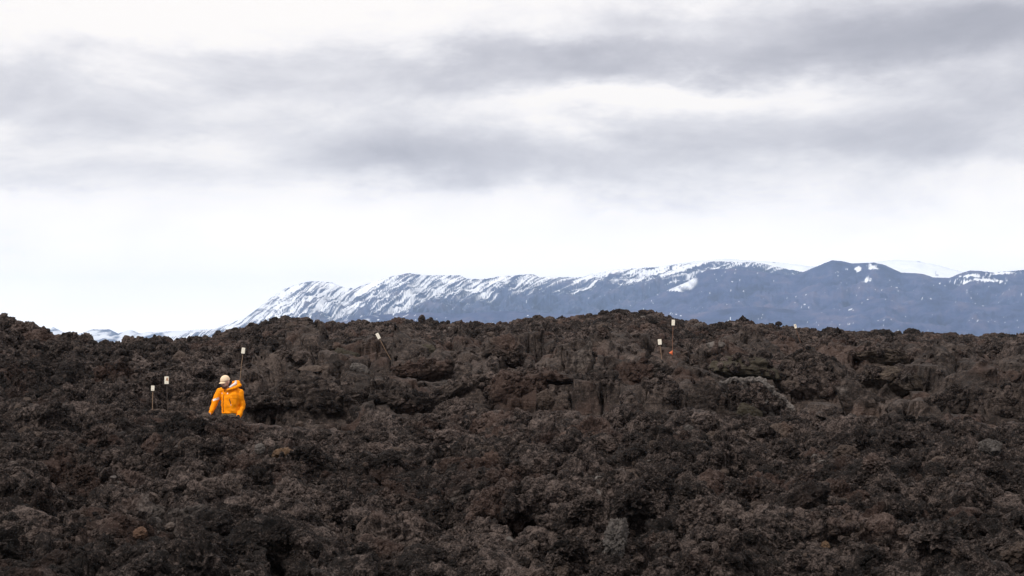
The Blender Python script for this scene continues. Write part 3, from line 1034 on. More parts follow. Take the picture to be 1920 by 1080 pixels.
F = feature
F('lava_mound', 'broad cracked lava crust mound to the right of the man in orange', 'lava mound', 578, 756, 236, 88, M_CRUST, 'crust', 0.45, (0, 0.03, 0), 6, d=43.6)
F('lava_mound', 'low dark lava mound with a grey crest behind the two left stakes', 'lava mound', 330, 745, 120, 60, M_CRUST, 'crust', 0.7, (0, 0, 0), 5, d=46.3)
F('lava_slab', 'dark angular lava block in the middle of the broken slab row above the mound', 'lava slab', 640, 688, 32, 26, M_CRUST, 'blocky', 0.8, (0, 0.2, 0), 4, push=0.3)
F('lava_slab', 'pale grey slanting lava slab at the right end of the broken slab row', 'lava slab', 674, 692, 38, 22, M_PALE, 'slab', 0.8, (0, 0.35, 0), 5, push=0.3)
F('lava_slab', 'long thin grey lava slab leaning low at the left end of the broken slab row', 'lava slab', 585, 693, 60, 16, M_TAN, 'slab', 0.5, (0, -0.12, 0), 5, push=0.3)
F('lava_slab', 'small upright grey lava slab under the dark angular block', 'lava slab', 612, 694, 28, 18, M_TAN, 'blocky', 0.6, (0, 0, 0), 4, push=0.1)
F('lava_block', 'smooth squarish brown lava block at the mouth of the dark cave', 'lava block', 1022, 748, 36, 40, M_TAN, 'blocky', 0.8, (0, 0.1, 0.3), 5, d=41.3)
F('lava_slab', 'overhanging lava ledge above the dark cave', 'lava slab', 1042, 708, 100, 26, M_CRUST, 'slab', 1.0, (0, 0.1, 0), 5, d=43.0)
F('lava_mound', 'olive brown folded lava hump above the pale arch', 'lava mound', 1395, 690, 130, 46, M_OLIVE, 'crust', 0.7, (0, 0.1, 0), 5, d=43.4)
F('lava_slab', 'wedge shaped lava slab pointing up left of centre on the far slope', 'lava slab', 930, 655, 54, 26, M_CRUST, 'slab', 0.5, (0, -0.4, 0), 5, push=0.2)
F('lava_slab', 'dark flat slab with a pale top edge on the slope right of the tall stake', 'lava slab', 1342, 648, 34, 16, M_PALE, 'slab', 0.6, (0, -0.1, 0), 4, push=0.1)
for (lb, bx_, by_, bw_, bh_, st_, ty_, lx_, yy_, tan_) in BIG:
    fo = F('lava_plate' if st_ == 'plate' else 'lava_mound', lb, 'lava mound' if st_ == 'crust' else 'lava slab', bx_, by_, bw_, bh_, M_PLATE_TAN if tan_ else M_CRUST,
           st_, 0.55, (-lx_, ty_, 0), 5 if bw_ < 118 else 6, d=yy_)
# skyline
F('lava_outcrop', 'flat topped twin lava outcrop on the left skyline below the snowy mountain end', 'rock outcrop', 566, 604, 50, 20, M_LAVA, 'blocky', 0.8, (0, 0.05, 0), 5, d=87)
F('lava_outcrop', 'pointed lava stack on the skyline above the leaning stake', 'rock outcrop', 791, 598, 14, 16, M_LAVA, 'knobbly', 0.8, (0, 0, 0), 4, d=88)
F('lava_outcrop', 'dark block on the skyline left of centre with a notch beside it', 'rock outcrop', 1010, 597, 18, 13, M_LAVA, 'blocky', 0.8, (0, 0, 0), 4, d=88)
F('lava_outcrop', 'rounded dark lump on the skyline just right of the notched block', 'rock outcrop', 1030, 599, 22, 13, M_LAVA, 'knobbly', 0.8, (0, 0, 0), 4, d=88)
F('lava_outcrop', 'small horned rock on the skyline', 'rock outcrop', 1103, 592, 15, 9, M_LAVA, 'knobbly', 0.8, (0, -0.4, 0), 4, d=88)
F('lava_outcrop', 'knobbly crowned lava peak at the highest point of the skyline', 'rock outcrop', 1160, 590, 34, 22, M_LAVA, 'spiky', 0.8, (0, 0, 0), 5, d=88, seed=305)
F('lava_outcrop', 'flat capstone rock balanced on the skyline right of the crowned peak', 'rock outcrop', 1211, 586, 26, 12, M_LAVA, 'slab', 0.8, (0, 0.22, 0), 5, d=88)
F('lava_outcrop', 'broad lump on the skyline beneath the flat capstone rock', 'rock outcrop', 1211, 595, 38, 14, M_LAVA, 'knobbly', 0.8, (0, 0, 0), 5, d=88.4)
F('lava_outcrop', 'small dark stack on the skyline just left of the tallest stake', 'rock outcrop', 1255, 597, 10, 13, M_LAVA, 'knobbly', 0.8, (0, 0, 0), 4, d=88)
for k_, (a_, b_, c_, d_) in enumerate([(1460, 607, 13, 9), (1657, 628, 44, 22), (1710, 630, 40, 30), (1740, 632, 36, 20), (1778, 634, 50, 20)]):
    F('lava_outcrop', ['small hump on the skyline left of the right hand stake', 'first of the dark lumps on the right skyline, broad and uneven',
                       'tallest narrow lump on the right skyline', 'small lump on the right skyline just right of the tallest lump',
                       'long flat block furthest right of the skyline lumps'][k_], 'rock outcrop', a_, b_, c_, d_, M_LAVA, 'knobbly' if k_ != 4 else 'blocky', 0.8, (0, 0, 0), 4, d=88)
F('lava_outcrop', 'big dark rounded lava crag at the left end of the skyline', 'rock outcrop', 5, 615, 60, 48, M_LAVA, 'knobbly', 0.9, (0, 0, 0), 5, d=58)
F('lava_outcrop', 'broad brown lava crag right of the leftmost crag', 'rock outcrop', 62, 628, 70, 34, M_LAVA, 'blocky', 0.9, (0, 0.1, 0), 5, d=60)
F('lava_outcrop', 'low horned lump on the left skyline in front of the small snowy hills', 'rock outcrop', 193, 648, 24, 18, M_LAVA, 'knobbly', 0.9, (0, 0, 0), 4, d=70)
F('lava_outcrop', 'pair of dark teeth on the left skyline', 'rock outcrop', 312, 638, 20, 16, M_LAVA, 'knobbly', 0.9, (0, 0, 0), 4, d=78)
# foreground colour accents
F('ochre_rock', 'small knobbly ochre rock in the lower right foreground', 'rock', 1548, 1024, 17, 20, M_OCHRE, 'knobbly', 1, (0, 0, 0), 4, push=-0.25)
F('brown_rock', 'rounded reddish brown rock in the lower left foreground', 'rock', 262, 1000, 28, 24, M_OCHRE, 'knobbly', 1, (0, 0, 0), 4, push=-0.2)
F('pale_crust', 'pale crusted spine along the top of the foreground ridge', 'lava crust', 1058, 928, 60, 34, M_PALE, 'spiky', 0.6, (0, 0.45, 0), 5, push=-0.1)
F('pale_crust', 'pale crusted spur running down to the bottom of the foreground', 'lava crust', 1155, 1012, 44, 80, M_PALE, 'spiky', 0.7, (0, 0.12, 0), 6, push=-0.1)
F('lava_mound', 'large dark foreground hump under the pale crusted spine', 'lava mound', 985, 950, 220, 84, M_LAVA, 'spiky', 0.5, (0, -0.10, 0), 6, push=-0.2)
F('lava_mound', 'reddish brown foreground hump above the ochre rock', 'lava mound', 1510, 990, 190, 50, M_TAN, 'knobbly', 0.6, (0, -0.1, 0), 6, push=0.2)
F('pink_rock', 'pinkish brown knobbly rock right of centre below the arch', 'rock', 1585, 850, 44, 32, M_TAN, 'knobbly', 0.9, (0, 0.1, 0), 5, push=-0.1)
F('grey_rock', 'grey angular rock near the right edge of the field', 'rock', 1860, 838, 44, 34, M_PALE, 'blocky', 0.8, (0, 0.1, 0), 5, push=-0.1)
F('pink_rock', 'pinkish lumps of lava beside the striped pale rock below the arch', 'rock', 1335, 822, 46, 26, M_TAN, 'knobbly', 0.9, (0, 0, 0), 5, push=-0.1)
F('pale_rock', 'small pale streaked rock below the arch to the left', 'rock', 1291, 805, 16, 16, M_PALE, 'slab', 0.9, (0, 0.6, 0), 4, push=-0.1)
F('tan_rock', 'tan rock near the lower right, flat faced', 'rock', 1410, 956, 44, 28, M_TAN, 'blocky', 0.8, (0, -0.2, 0), 5, push=-0.1)
F('tan_rock', 'orange stained rock left of centre in the rubble', 'rock', 530, 850, 40, 20, M_OCHRE, 'knobbly', 0.8, (0, -0.2, 0), 4, push=-0.1)
F('pale_rock', 'small pinkish pale rock in the rubble below the long mound', 'rock', 487, 842, 20, 20, M_PALE, 'blocky', 0.8, (0, -0.2, 0), 4, push=-0.1)
F('pink_rock', 'pinkish rock near the right edge, low in the field', 'rock', 1762, 868, 38, 26, M_TAN, 'knobbly', 0.9, (0, 0.1, 0), 4, push=-0.1)

# pale arch: a curved crust rim over a hollow with a leaning round slab
Ya = 41.5
arch_pts = [(1348, 717, 6), (1375, 713, 8), (1400, 712, 8), (1425, 713, 8), (1440, 722, 7.5), (1455, 738, 7), (1470, 750, 7), (1482, 762, 8), (1486, 772, 9)]


def tube_np(pts, radii, nseg=18, seed=0, knob=0.35, sub=8):
    P = [Vector(p) for p in pts]
    out_p, out_r = [], []
    for i in range(len(P) - 1):
        for k in range(sub):
            t_ = k / sub
            out_p.append(P[i].lerp(P[i + 1], t_))
            out_r.append(radii[i] * (1 - t_) + radii[i + 1] * t_)
    out_p.append(P[-1])
    out_r.append(radii[-1])
    n_ = len(out_p)
    V, Fs = [], []
    for i in range(n_):
        a_, b_ = out_p[max(0, i - 1)], out_p[min(n_ - 1, i + 1)]
        tdir = (b_ - a_).normalized()
        u_ = tdir.cross(Vector((0, 1, 0.01))).normalized()
        w_ = tdir.cross(u_)
        for j in range(nseg):
            an = 2 * math.pi * j / nseg
            V.append(out_p[i] + (u_ * math.cos(an) + w_ * math.sin(an)) * out_r[i])
    V = np.array([v_[:] for v_ in V], np.float32)
    C_ = np.repeat(np.array([p[:] for p in out_p], np.float32), nseg, 0)
    rr_ = np.repeat(np.array(out_r, np.float32), nseg)
    f1 = 1 / max(rr_.mean(), 1e-4)
    nz_ = fbm(V[:, 0] * f1 * 0.55, V[:, 1] * f1 * 0.55, V[:, 2] * f1 * 0.55, 4, seed + 300, 0.7)
    V = V + 0.05 * np.stack([fbm(V[:, 0] * 4, V[:, 1] * 4, V[:, 2] * 4, 3, seed + q_) for q_ in (310, 320, 330)], -1)
    V = V + (V - C_) * (knob * nz_)[:, None]
    Fs = []
    for i in range(n_ - 1):
        for j in range(nseg):
            j2 = (j + 1) % nseg
            Fs.append((i * nseg + j, i * nseg + j2, (i + 1) * nseg + j2, (i + 1) * nseg + j))
    # caps as fans of quads are not needed: end rings are pulled together
    V[:nseg] = C_[:nseg] + (V[:nseg] - C_[:nseg]) * 0.05
    V[-nseg:] = C_[-nseg:] + (V[-nseg:] - C_[-nseg:]) * 0.05
    return V, np.array(Fs)


Ya = 41.3
V_, F_ = tube_np([at(a_, b_, Ya)[:] for a_, b_, c_ in arch_pts], [c_ * 0.60 / FPX * Ya for a_, b_, c_ in arch_pts], 22, 3, 1.1, 14)
arch = link(bpy.data.objects.new('lava_arch', mesh_np('lava_arch', V_, F_, M_PALE, smooth=False)))
tag(arch, 'thin pale crusted lava rim arching over a rough grey hollow', 'lava arch')
F('lava_mound', 'rough grey lava heap under the pale arch', 'lava mound', 1425, 756, 112, 66, M_PALE, 'spiky', 0.35, (0, 0.3, 0), 6, d=Ya + 0.75)
F('round_slab', 'smooth rounded olive brown slab leaning below the pale arch', 'lava slab', 1404, 776, 48, 36, M_OLIVE, 'slab', 0.35, (0, 0.45, 0), 5, d=Ya - 0.1, seed=33)

# the remaining rubble: one object, instanced by geometry nodes
lib_col = bpy.data.collections.new('clinker_shapes')
for i, me in enumerate(LIB + SMALL):
    lo = bpy.data.objects.new('clinker_shape_%s' % chr(97 + i), me)
    lib_col.objects.link(lo)
CX, CS, CV, CR = [], [], [], []
for (o_, amount, smin_, smax_) in COVER:
    mw = np.array(Euler(o_.rotation_euler).to_matrix(), np.float32)
    n_ = len(o_.data.vertices)
    co_ = np.empty(n_ * 3, np.float32)
    o_.data.vertices.foreach_get('co', co_)
    nr_ = np.empty(n_ * 3, np.float32)
    o_.data.vertices.foreach_get('normal', nr_)
    co_, nr_ = co_.reshape(-1, 3) @ mw.T + np.array(o_.location), nr_.reshape(-1, 3) @ mw.T
    ok_ = np.nonzero((nr_[:, 2] > -0.1) & (nr_[:, 1] < 0.5))[0]
    rg_ = np.random.default_rng(n_ + int(o_.location.x * 100))
    k_ = rg_.choice(ok_, amount)
    CX.append(co_[k_])
    CS.append(smin_ + (smax_ - smin_) * rg_.random(amount) ** 2.5)
CX = np.concatenate(CX)
CS = np.concatenate(CS)
cpx, cpy = pix(CX[:, 0], CX[:, 1], CX[:, 2] + CS)
lip2 = np.interp(cpx, [330, 385, 400, 425, 440, 450, 462, 480, 520, 600, 700], [774, 773, 774, 780, 777, 785, 786, 793, 803, 805, 797])
okc = ~((cpx > 340) & (cpx < 480) & (CX[:, 1] < 43) & (cpy < lip2))
CX, CS = CX[okc], CS[okc]
nC = len(CX)
SX, SY, SZ = (np.concatenate([a_[rest], CX[:, q_]]) for q_, a_ in enumerate((SX, SY, SZ)))
ROT = np.concatenate([ROT[rest], RNG.random((nC, 3)) * 6.28])
SCL = np.concatenate([SCL[rest], CS[:, None] * (0.8 + 0.4 * RNG.random((nC, 3)))])
VAR = np.concatenate([VAR[rest], NL + RNG.integers(0, NS - 2, nC)])
rest = np.arange(len(SX))
pm = bpy.data.meshes.new('rubble')
pm.vertices.add(len(rest))
pm.vertices.foreach_set('co', np.stack([SX, SY, SZ], 1)[rest].astype(np.float32).ravel())
for nm, arr in (('rot', ROT), ('scl', SCL)):
    a = pm.attributes.new(nm, 'FLOAT_VECTOR', 'POINT')
    a.data.foreach_set('vector', arr[rest].astype(np.float32).ravel())
a = pm.attributes.new('idx', 'INT', 'POINT')
a.data.foreach_set('value', VAR[rest].astype(np.int32))
rub = link(bpy.data.objects.new('rubble', pm))
tag(rub, 'loose dark brown lava clinker covering the whole field', 'lava rubble', kind='stuff')
ng = bpy.data.node_groups.new('scatter_clinker', 'GeometryNodeTree')
ng.interface.new_socket('Geometry', in_out='INPUT', socket_type='NodeSocketGeometry')
ng.interface.new_socket('Geometry', in_out='OUTPUT', socket_type='NodeSocketGeometry')
gi, go = ng.nodes.new('NodeGroupInput'), ng.nodes.new('NodeGroupOutput')
iop = ng.nodes.new('GeometryNodeInstanceOnPoints')
ci = ng.nodes.new('GeometryNodeCollectionInfo')
ci.inputs['Collection'].default_value = lib_col
ci.inputs['Separate Children'].default_value = True
ci.inputs['Reset Children'].default_value = True


def named(dt, nm):
    n_ = ng.nodes.new('GeometryNodeInputNamedAttribute')
    n_.data_type = dt
    n_.inputs['Name'].default_value = nm
    return n_.outputs['Attribute']


ng.links.new(gi.outputs[0], iop.inputs['Points'])
ng.links.new(ci.outputs[0], iop.inputs['Instance'])
iop.inputs['Pick Instance'].default_value = True
ng.links.new(named('INT', 'idx'), iop.inputs['Instance Index'])
ng.links.new(named('FLOAT_VECTOR', 'rot'), iop.inputs['Rotation'])
ng.links.new(named('FLOAT_VECTOR', 'scl'), iop.inputs['Scale'])
ng.links.new(iop.outputs[0], go.inputs[0])
md = rub.modifiers.new('scatter', 'NODES')
md.node_group = ng



# ------------------------------------------------------------------ marker stakes
M_POLE = plain('weathered_wood', (0.22, 0.145, 0.095), 0.8, 0.3, 60)
M_POLE2 = plain('rusty_rod', (0.15, 0.078, 0.05), 0.75, 0.3, 60)
M_POLEG = plain('grey_rod', (0.07, 0.055, 0.05), 0.8, 0.3, 60)
M_TAG = plain('cream_painted_board', (0.86, 0.80, 0.68), 0.6, 0.06, 30)
M_EDGE = plain('board_edge_wood', (0.55, 0.40, 0.25), 0.8, 0.2, 50)
M_MARK = plain('brown_mark', (0.42, 0.20, 0.09), 0.8, 0.4, 90)
M_ORANGE = plain('orange_plastic', (0.60, 0.14, 0.05), 0.6, 0.2, 30)
M_STEEL = plain('nail_steel', (0.3, 0.3, 0.3), 0.4, 0.1, 30)


def box(bm, c, s, bev=0.0):
    r_ = bmesh.ops.create_cube(bm, size=1.0)
    for q in r_['verts']:
        q.co = Vector((c[0] + q.co.x * s[0], c[1] + q.co.y * s[1], c[2] + q.co.z * s[2]))
    if bev:
        es = list({e for q in r_['verts'] for e in q.link_edges})
        bmesh.ops.bevel(bm, geom=es, offset=bev, segments=2, affect='EDGES')


def done(bm, name, mat, parent=None, smooth=False):
    me = bpy.data.meshes.new(name)
    bm.to_mesh(me)
    bm.free()
    me.materials.append(mat)
    if smooth:
        me.polygons.foreach_set('use_smooth', [True] * len(me.polygons))
    return link(bpy.data.objects.new(name, me), parent)


def stake(label, top, base, w_m, h_m, d=None, mark=0, pole_mat=None, r=0.0095, yaw=0.0):
    """top, base: photograph pixels of the board's top centre and of the foot"""
    Y = d if d else hit(base[0], base[1]) - 0.5
    Pb, Pt = at(base[0], base[1], Y), at(top[0], top[1], Y)
    ax = Pt - Pb
    L = ax.length
    root = empty('marker_stake', Pb)
    q = ax.to_track_quat('Z', 'Y')
    ang = math.atan2(ax.x, ax.z)
    root.rotation_euler = (0, ang, 0)
    tag(root, label, 'marker stake', 'marker stakes with cream boards set out across the lava field')
    # slightly bowed, tapering pole with uneven thickness, its foot driven into the rock
    bm = bmesh.new()
    prev = None
    n_ = 14
    for i in range(n_ + 1):
        t_ = i / n_
        zz = -0.5 + t_ * (L + 0.5 - h_m * 0.25)
        off_ = 0.012 * math.sin(t_ * 3.1 + L) + 0.003 * math.sin(t_ * 17)
        rad = r * (1.15 - 0.3 * t_) * (1 + 0.08 * math.sin(t_ * 23 + L * 3))
        ring = [bm.verts.new((off_ * math.sin(math.pi * t_) + rad * math.cos(a_ * math.pi / 4), rad * math.sin(a_ * math.pi / 4), zz)) for a_ in range(8)]
        if prev:
            for a_ in range(8):
                bm.faces.new((prev[a_], prev[(a_ + 1) % 8], ring[(a_ + 1) % 8], ring[a_]))
        else:
            bm.faces.new(ring[::-1])
        prev = ring
    bm.faces.new(prev)
    done(bm, 'pole', pole_mat or M_POLE, root, True)
    bm = bmesh.new()
    box(bm, (0, 0, 0), (w_m, 0.018, h_m), 0.003)
    bd = done(bm, 'board', M_TAG, root)
    bd.location = (0, -(r + 0.010), L - h_m / 2)
    bd.rotation_euler = (0, 0, yaw)
    for zz in (-0.25, 0.25):
        bm = bmesh.new()
        bmesh.ops.create_cone(bm, cap_ends=True, segments=8, radius1=0.004, radius2=0.004, depth=0.004)
        for q_ in bm.verts:
            q_.co = Vector((q_.co.x, q_.co.z, q_.co.y))
        nl = done(bm, 'nail', M_STEEL, bd)
        nl.location = (0, -0.0105, zz * h_m)
    if mark:
        # brown blotched mark on the board face: an irregular flat print
        bm = bmesh.new()
        pts = [(-0.10, 0.38), (0.14, 0.42), (0.24, 0.30), (0.16, 0.18), (0.34, 0.02), (0.24, -0.16), (0.12, -0.06), (0.05, 0.06), (-0.22, -0.10), (-0.30, 0.02), (-0.12, 0.14)]
        sc_ = mark
        vs = [bm.verts.new((x_ * w_m * sc_ + 0.1 * w_m, 0, z_ * h_m * sc_ * 0.9)) for x_, z_ in pts]
        fc = bm.faces.new(vs)
        ex = bmesh.ops.extrude_face_region(bm, geom=[fc])
        for q_ in ex['geom']:
            if isinstance(q_, bmesh.types.BMVert):
                q_.co.y -= 0.0015
        mk = done(bm, 'mark', M_MARK, bd)
        mk.location = (0, -0.0095, 0.0)
    return root, Pb, Y


stake('slim stake with a small cream board, the lower and left one of the left pair', (287, 723), (285, 771), 0.068, 0.105, d=40.0)
stake('stake whose larger cream board bears a brown mark, left of the man', (312.5, 706), (314, 775), 0.088, 0.155, d=41.5, mark=1.0, pole_mat=M_POLEG, r=0.008)
stake('thin stake with a small cream board standing behind the man in orange', (457, 652), (449, 712), 0.085, 0.145)
stake('stake leaning strongly to the left below the snowy mountain', (706.5, 625), (736, 682), 0.085, 0.165, d=hit(736, 682) - 0.6)
stake('short stake with a cream board, left of the tallest stake', (1236.5, 636), (1239, 664), 0.098, 0.150, d=hit(1239, 664) - 0.6)
_, Pb_, Yb_ = stake('tallest stake, rusty, with its cream board against the skyline', (1262.5, 599.5), (1260, 661), 0.088, 0.155, d=hit(1260, 662) - 0.6, pole_mat=M_POLE2, r=0.011)
stake('rightmost stake, leaning slightly left high on the far slope', (1490, 608), (1501, 645), 0.085, 0.150, d=hit(1501, 646) - 0.6, mark=0.7, pole_mat=M_POLE2)

root = empty('orange_marker', at(1259, 661, Yb_ - 0.1))
tag(root, 'small bright orange plastic marker cone lying at the foot of the tallest stake', 'marker')
bm = bmesh.new()
prof = [(0.00, 0.045), (0.012, 0.047), (0.03, 0.038), (0.055, 0.024), (0.08, 0.014), (0.09, 0.009)]
pv_ = None
for z_, r_ in prof:
    ring = [bm.verts.new((r_ * math.cos(a_ * math.pi / 8), r_ * math.sin(a_ * math.pi / 8), z_ - 0.03)) for a_ in range(16)]
    if pv_:
        for a_ in range(16):
            bm.faces.new((pv_[a_], pv_[(a_ + 1) % 16], ring[(a_ + 1) % 16], ring[a_]))
    else:
        bm.faces.new(ring[::-1])
    pv_ = ring
bm.faces.new(pv_)
cn = done(bm, 'cone', M_ORANGE, root, True)
cn.rotation_euler = (0.1, 0.5, 0)
bm = bmesh.new()
box(bm, (0, 0, -0.032), (0.11, 0.11, 0.014), 0.004)
fb = done(bm, 'foot_plate', M_ORANGE, root)
fb.rotation_euler = (0.1, 0.5, 0)

# ------------------------------------------------------------------ the man
M_SKIN = plain('skin', (0.70, 0.40, 0.31), 0.55, 0.12, 25)
M_JACK = plain('orange_jacket_cloth', (0.98, 0.30, 0.003), 0.7, 0.05, 18, bump=0.3, spec=0.12)
M_WHITE = plain('white_cloth', (0.82, 0.81, 0.80), 0.7, 0.04, 40)
M_LINER = plain('pale_lining', (0.72, 0.70, 0.70), 0.8, 0.06, 40)
M_BLACK = plain('dark_cloth', (0.018, 0.018, 0.024), 0.7, 0.2, 40)
M_ZIP = plain('brown_zip', (0.16, 0.035, 0.012), 0.6, 0.2, 60)
M_TROU = plain('olive_trousers', (0.13, 0.105, 0.06), 0.85, 0.2, 30, bump=0.3)
M_CAP = plain('beige_cap_cloth', (0.78, 0.59, 0.41), 0.85, 0.08, 50, bump=0.2)
M_BEARD = plain('brown_beard', (0.12, 0.062, 0.042), 0.9, 0.3, 120, bump=0.5)
M_BOOT = plain('dark_boot_leather', (0.03, 0.025, 0.022), 0.6, 0.2, 40)
M_EYE = plain('eye', (0.03, 0.025, 0.02), 0.2, 0.1, 40)

DM = 41.4
PXM = DM / FPX                       # metres per photograph pixel at the man
foot_pt = at(431, 703, DM)
man = empty('person', (at(431, 703, DM).x, DM, foot_pt.z - 1.80))
tag(man, 'man in an orange hooded jacket and beige cap, looking down, waist deep behind the lava', 'person')


def c2l(px, py, y=0.0):
    """photograph pixel at the man's distance to his own coordinates"""
    return Vector(((px - 431) * PXM, y, 1.80 - (py - 703) * PXM))


def ell(bm, c, r3, rot=(0, 0, 0), sub=3):
    mt = Matrix.Translation(c) @ Euler(rot).to_matrix().to_4x4() @ Matrix.Diagonal((*r3, 1))
    bmesh.ops.create_icosphere(bm, subdivisions=sub, radius=1.0, matrix=mt)


def limb(bm, pts, radii, flat=1.0):
    for i in range(len(pts) - 1):
        a_, b_ = Vector(pts[i]), Vector(pts[i + 1])
        n_ = max(2, int((b_ - a_).length / (0.35 * min(radii[i], radii[i + 1]))) + 1)
        for k in range(n_ + 1):
            t_ = k / n_
            r_ = radii[i] * (1 - t_) + radii[i + 1] * t_
            ell(bm, a_.lerp(b_, t_), (r_, r_ * flat, r_), sub=2)


def fuse(bm, name, mat, parent, voxel, smooth_it=4, smooth_f=0.5, wrinkle=None):
    """join overlapping volumes into one continuous surface"""
    me = bpy.data.meshes.new(name)
    bm.to_mesh(me)
    bm.free()
    tmp = bpy.data.objects.new('tmp', me)
    COL.objects.link(tmp)
    r_ = tmp.modifiers.new('r', 'REMESH')
    r_.mode = 'VOXEL'
    r_.voxel_size = voxel
    r_.use_smooth_shade = True
    s_ = tmp.modifiers.new('s', 'SMOOTH')
    s_.iterations = smooth_it
    s_.factor = smooth_f
    dg = bpy.context.evaluated_depsgraph_get()
    out = bpy.data.meshes.new_from_object(tmp.evaluated_get(dg))
    bpy.data.objects.remove(tmp, do_unlink=True)
    out.name = name
    co = np.empty(len(out.vertices) * 3, np.float32)
    out.vertices.foreach_get('co', co)
    co = co.reshape(-1, 3)
    if wrinkle:
        nr = np.empty(len(out.vertices) * 3, np.float32)
        out.vertices.foreach_get('normal', nr)
        co = co + nr.reshape(-1, 3) * wrinkle(co)[:, None]
        out.vertices.foreach_set('co', co.astype(np.float32).ravel())
    out.materials.clear()
    out.materials.append(mat)
    out.polygons.foreach_set('use_smooth', [True] * len(out.polygons))
    out.update()
    return link(bpy.data.objects.new(name, out), parent)


YAW = R(-24)         # he faces the camera, turned to the left of the photograph
TW = Matrix.Rotation(YAW, 3, 'Z')


def tw(x, y, z, cx=0.0, cy=0.0):
    v_ = TW @ Vector((x, y, 0))
    return Vector((v_.x + cx, v_.y + cy, z))


neck = Vector((0.0, 0.0, 1.50))
head_c = c2l(424, 716.5, -0.10)
HYAW, HPIT = R(-42), R(15)
HM = Matrix.Rotation(HYAW, 3, 'Z') @ Matrix.Rotation(HPIT, 3, 'X')


def hd(x, y, z):
    """head coordinates: face towards -y"""
    return head_c + HM @ Vector((x, y, z))


HE = HM.to_euler()
# arms (camera frame): his right arm is on the left of the photograph
sR, eR, wR = c2l(411, 737, 0.02), c2l(402.5, 756, 0.03), c2l(397, 771, -0.05)
sL, eL, wL = c2l(449.5, 738, 0.02), c2l(453.5, 762, 0.06), c2l(448, 781, -0.08)

bm = bmesh.new()                      # the body: one continuous figure
ell(bm, hd(0, 0.005, 0.02), (0.076, 0.095, 0.10), HE)
ell(bm, hd(0, -0.03, -0.045), (0.058, 0.066, 0.07), HE)
ell(bm, hd(0, -0.065, -0.085), (0.030, 0.028, 0.026), HE)             # chin
ell(bm, hd(0, -0.104, -0.018), (0.012, 0.020, 0.022), HE)             # nose
ell(bm, hd(0, -0.098, 0.018), (0.010, 0.012, 0.03), HE)
ell(bm, hd(0, -0.088, 0.042), (0.05, 0.016, 0.012), HE)               # brow
ell(bm, hd(0, -0.088, -0.055), (0.024, 0.014, 0.010), HE)             # mouth
for s_ in (-1, 1):
    ell(bm, hd(0.077 * s_, 0.008, -0.005), (0.012, 0.020, 0.032), HE)  # ears
    ell(bm, hd(0.040 * s_, -0.075, -0.012), (0.022, 0.020, 0.022), HE)  # cheeks
limb(bm, [tw(0, 0.02, 1.42), head_c + Vector((0.02, 0.03, -0.06))], [0.062, 0.056])
for z_, a_, b_ in ((1.40, 0.16, 0.10), (1.28, 0.165, 0.115), (1.15, 0.15, 0.11), (1.05, 0.15, 0.11), (0.95, 0.165, 0.12)):
    ell(bm, tw(0, 0, z_), (a_, b_, 0.10), (0, 0, YAW))
for (s0, e0, w0, sg) in ((sR, eR, wR, -1), (sL, eL, wL, 1)):
    limb(bm, [s0, e0, w0], [0.052, 0.042, 0.028])
    dr = (w0 - e0).normalized()
    side = dr.cross(Vector((0, 1, 0))).normalized()
    palm = w0 + dr * 0.055
    for t_ in (0.02, 0.04, 0.06, 0.08):
        ell(bm, w0 + dr * t_, (0.022, 0.032, 0.026), sub=2)
    for k, (L_, off_) in enumerate(((0.070, -0.030), (0.080, -0.010), (0.076, 0.010), (0.060, 0.028))):
        b0 = w0 + dr * 0.085 + Vector((0, off_, 0))
        m1 = b0 + dr * L_ * 0.45 + Vector((-0.006 * sg, 0, 0))
        m2 = m1 + dr * L_ * 0.30 + Vector((-0.016 * sg, 0, 0))
        m3 = m2 + dr * L_ * 0.20 + Vector((-0.018 * sg, 0, 0))
        limb(bm, [b0, m1, m2, m3], [0.0088, 0.0082, 0.0075, 0.0065])
    t0 = w0 + dr * 0.03 + Vector((0, -0.028, 0))
    limb(bm, [t0, t0 + dr * 0.035 + Vector((-0.012 * sg, -0.024, 0)), t0 + dr * 0.065 + Vector((-0.02 * sg, -0.028, 0))], [0.012, 0.010, 0.008])
hipL, hipR = tw(0.095, 0, 0.92), tw(-0.095, 0, 0.92)
kneeL, kneeR = tw(0.11, -0.03, 0.49), tw(-0.10, -0.20, 0.53)
ankL, ankR = tw(0.11, 0.10, 0.09), tw(-0.10, -0.22, 0.09)
for (h0, k0, a0) in ((hipL, kneeL, ankL), (hipR, kneeR, ankR)):
    limb(bm, [h0, k0], [0.085, 0.055])
    limb(bm, [k0, a0], [0.052, 0.036])
    limb(bm, [a0, a0 + TW @ Vector((0, -0.15, -0.045))], [0.036, 0.028])
body = fuse(bm, 'body', M_SKIN, man, 0.0085, 2)

bm = bmesh.new()                      # trousers
for (h0, k0, a0) in ((hipL, kneeL, ankL), (hipR, kneeR, ankR)):
    limb(bm, [h0, k0], [0.102, 0.072])
    limb(bm, [k0, a0 + Vector((0, 0, 0.03))], [0.070, 0.058])
ell(bm, tw(0, 0, 0.97), (0.185, 0.135, 0.10), (0, 0, YAW))
fuse(bm, 'trousers', M_TROU, man, 0.014, 3, wrinkle=lambda c: 0.010 * fbm(c[:, 0] * 6, c[:, 1] * 6, c[:, 2] * 16, 3, 401))
for a0 in (ankL, ankR):
    bm = bmesh.new()
    limb(bm, [a0 + Vector((0, 0, 0.06)), a0], [0.056, 0.054])
    limb(bm, [a0 + Vector((0, 0, -0.03)), a0 + TW @ Vector((0, -0.16, -0.045))], [0.052, 0.042])
    bt = fuse(bm, 'boot', M_BOOT, man, 0.012, 2)

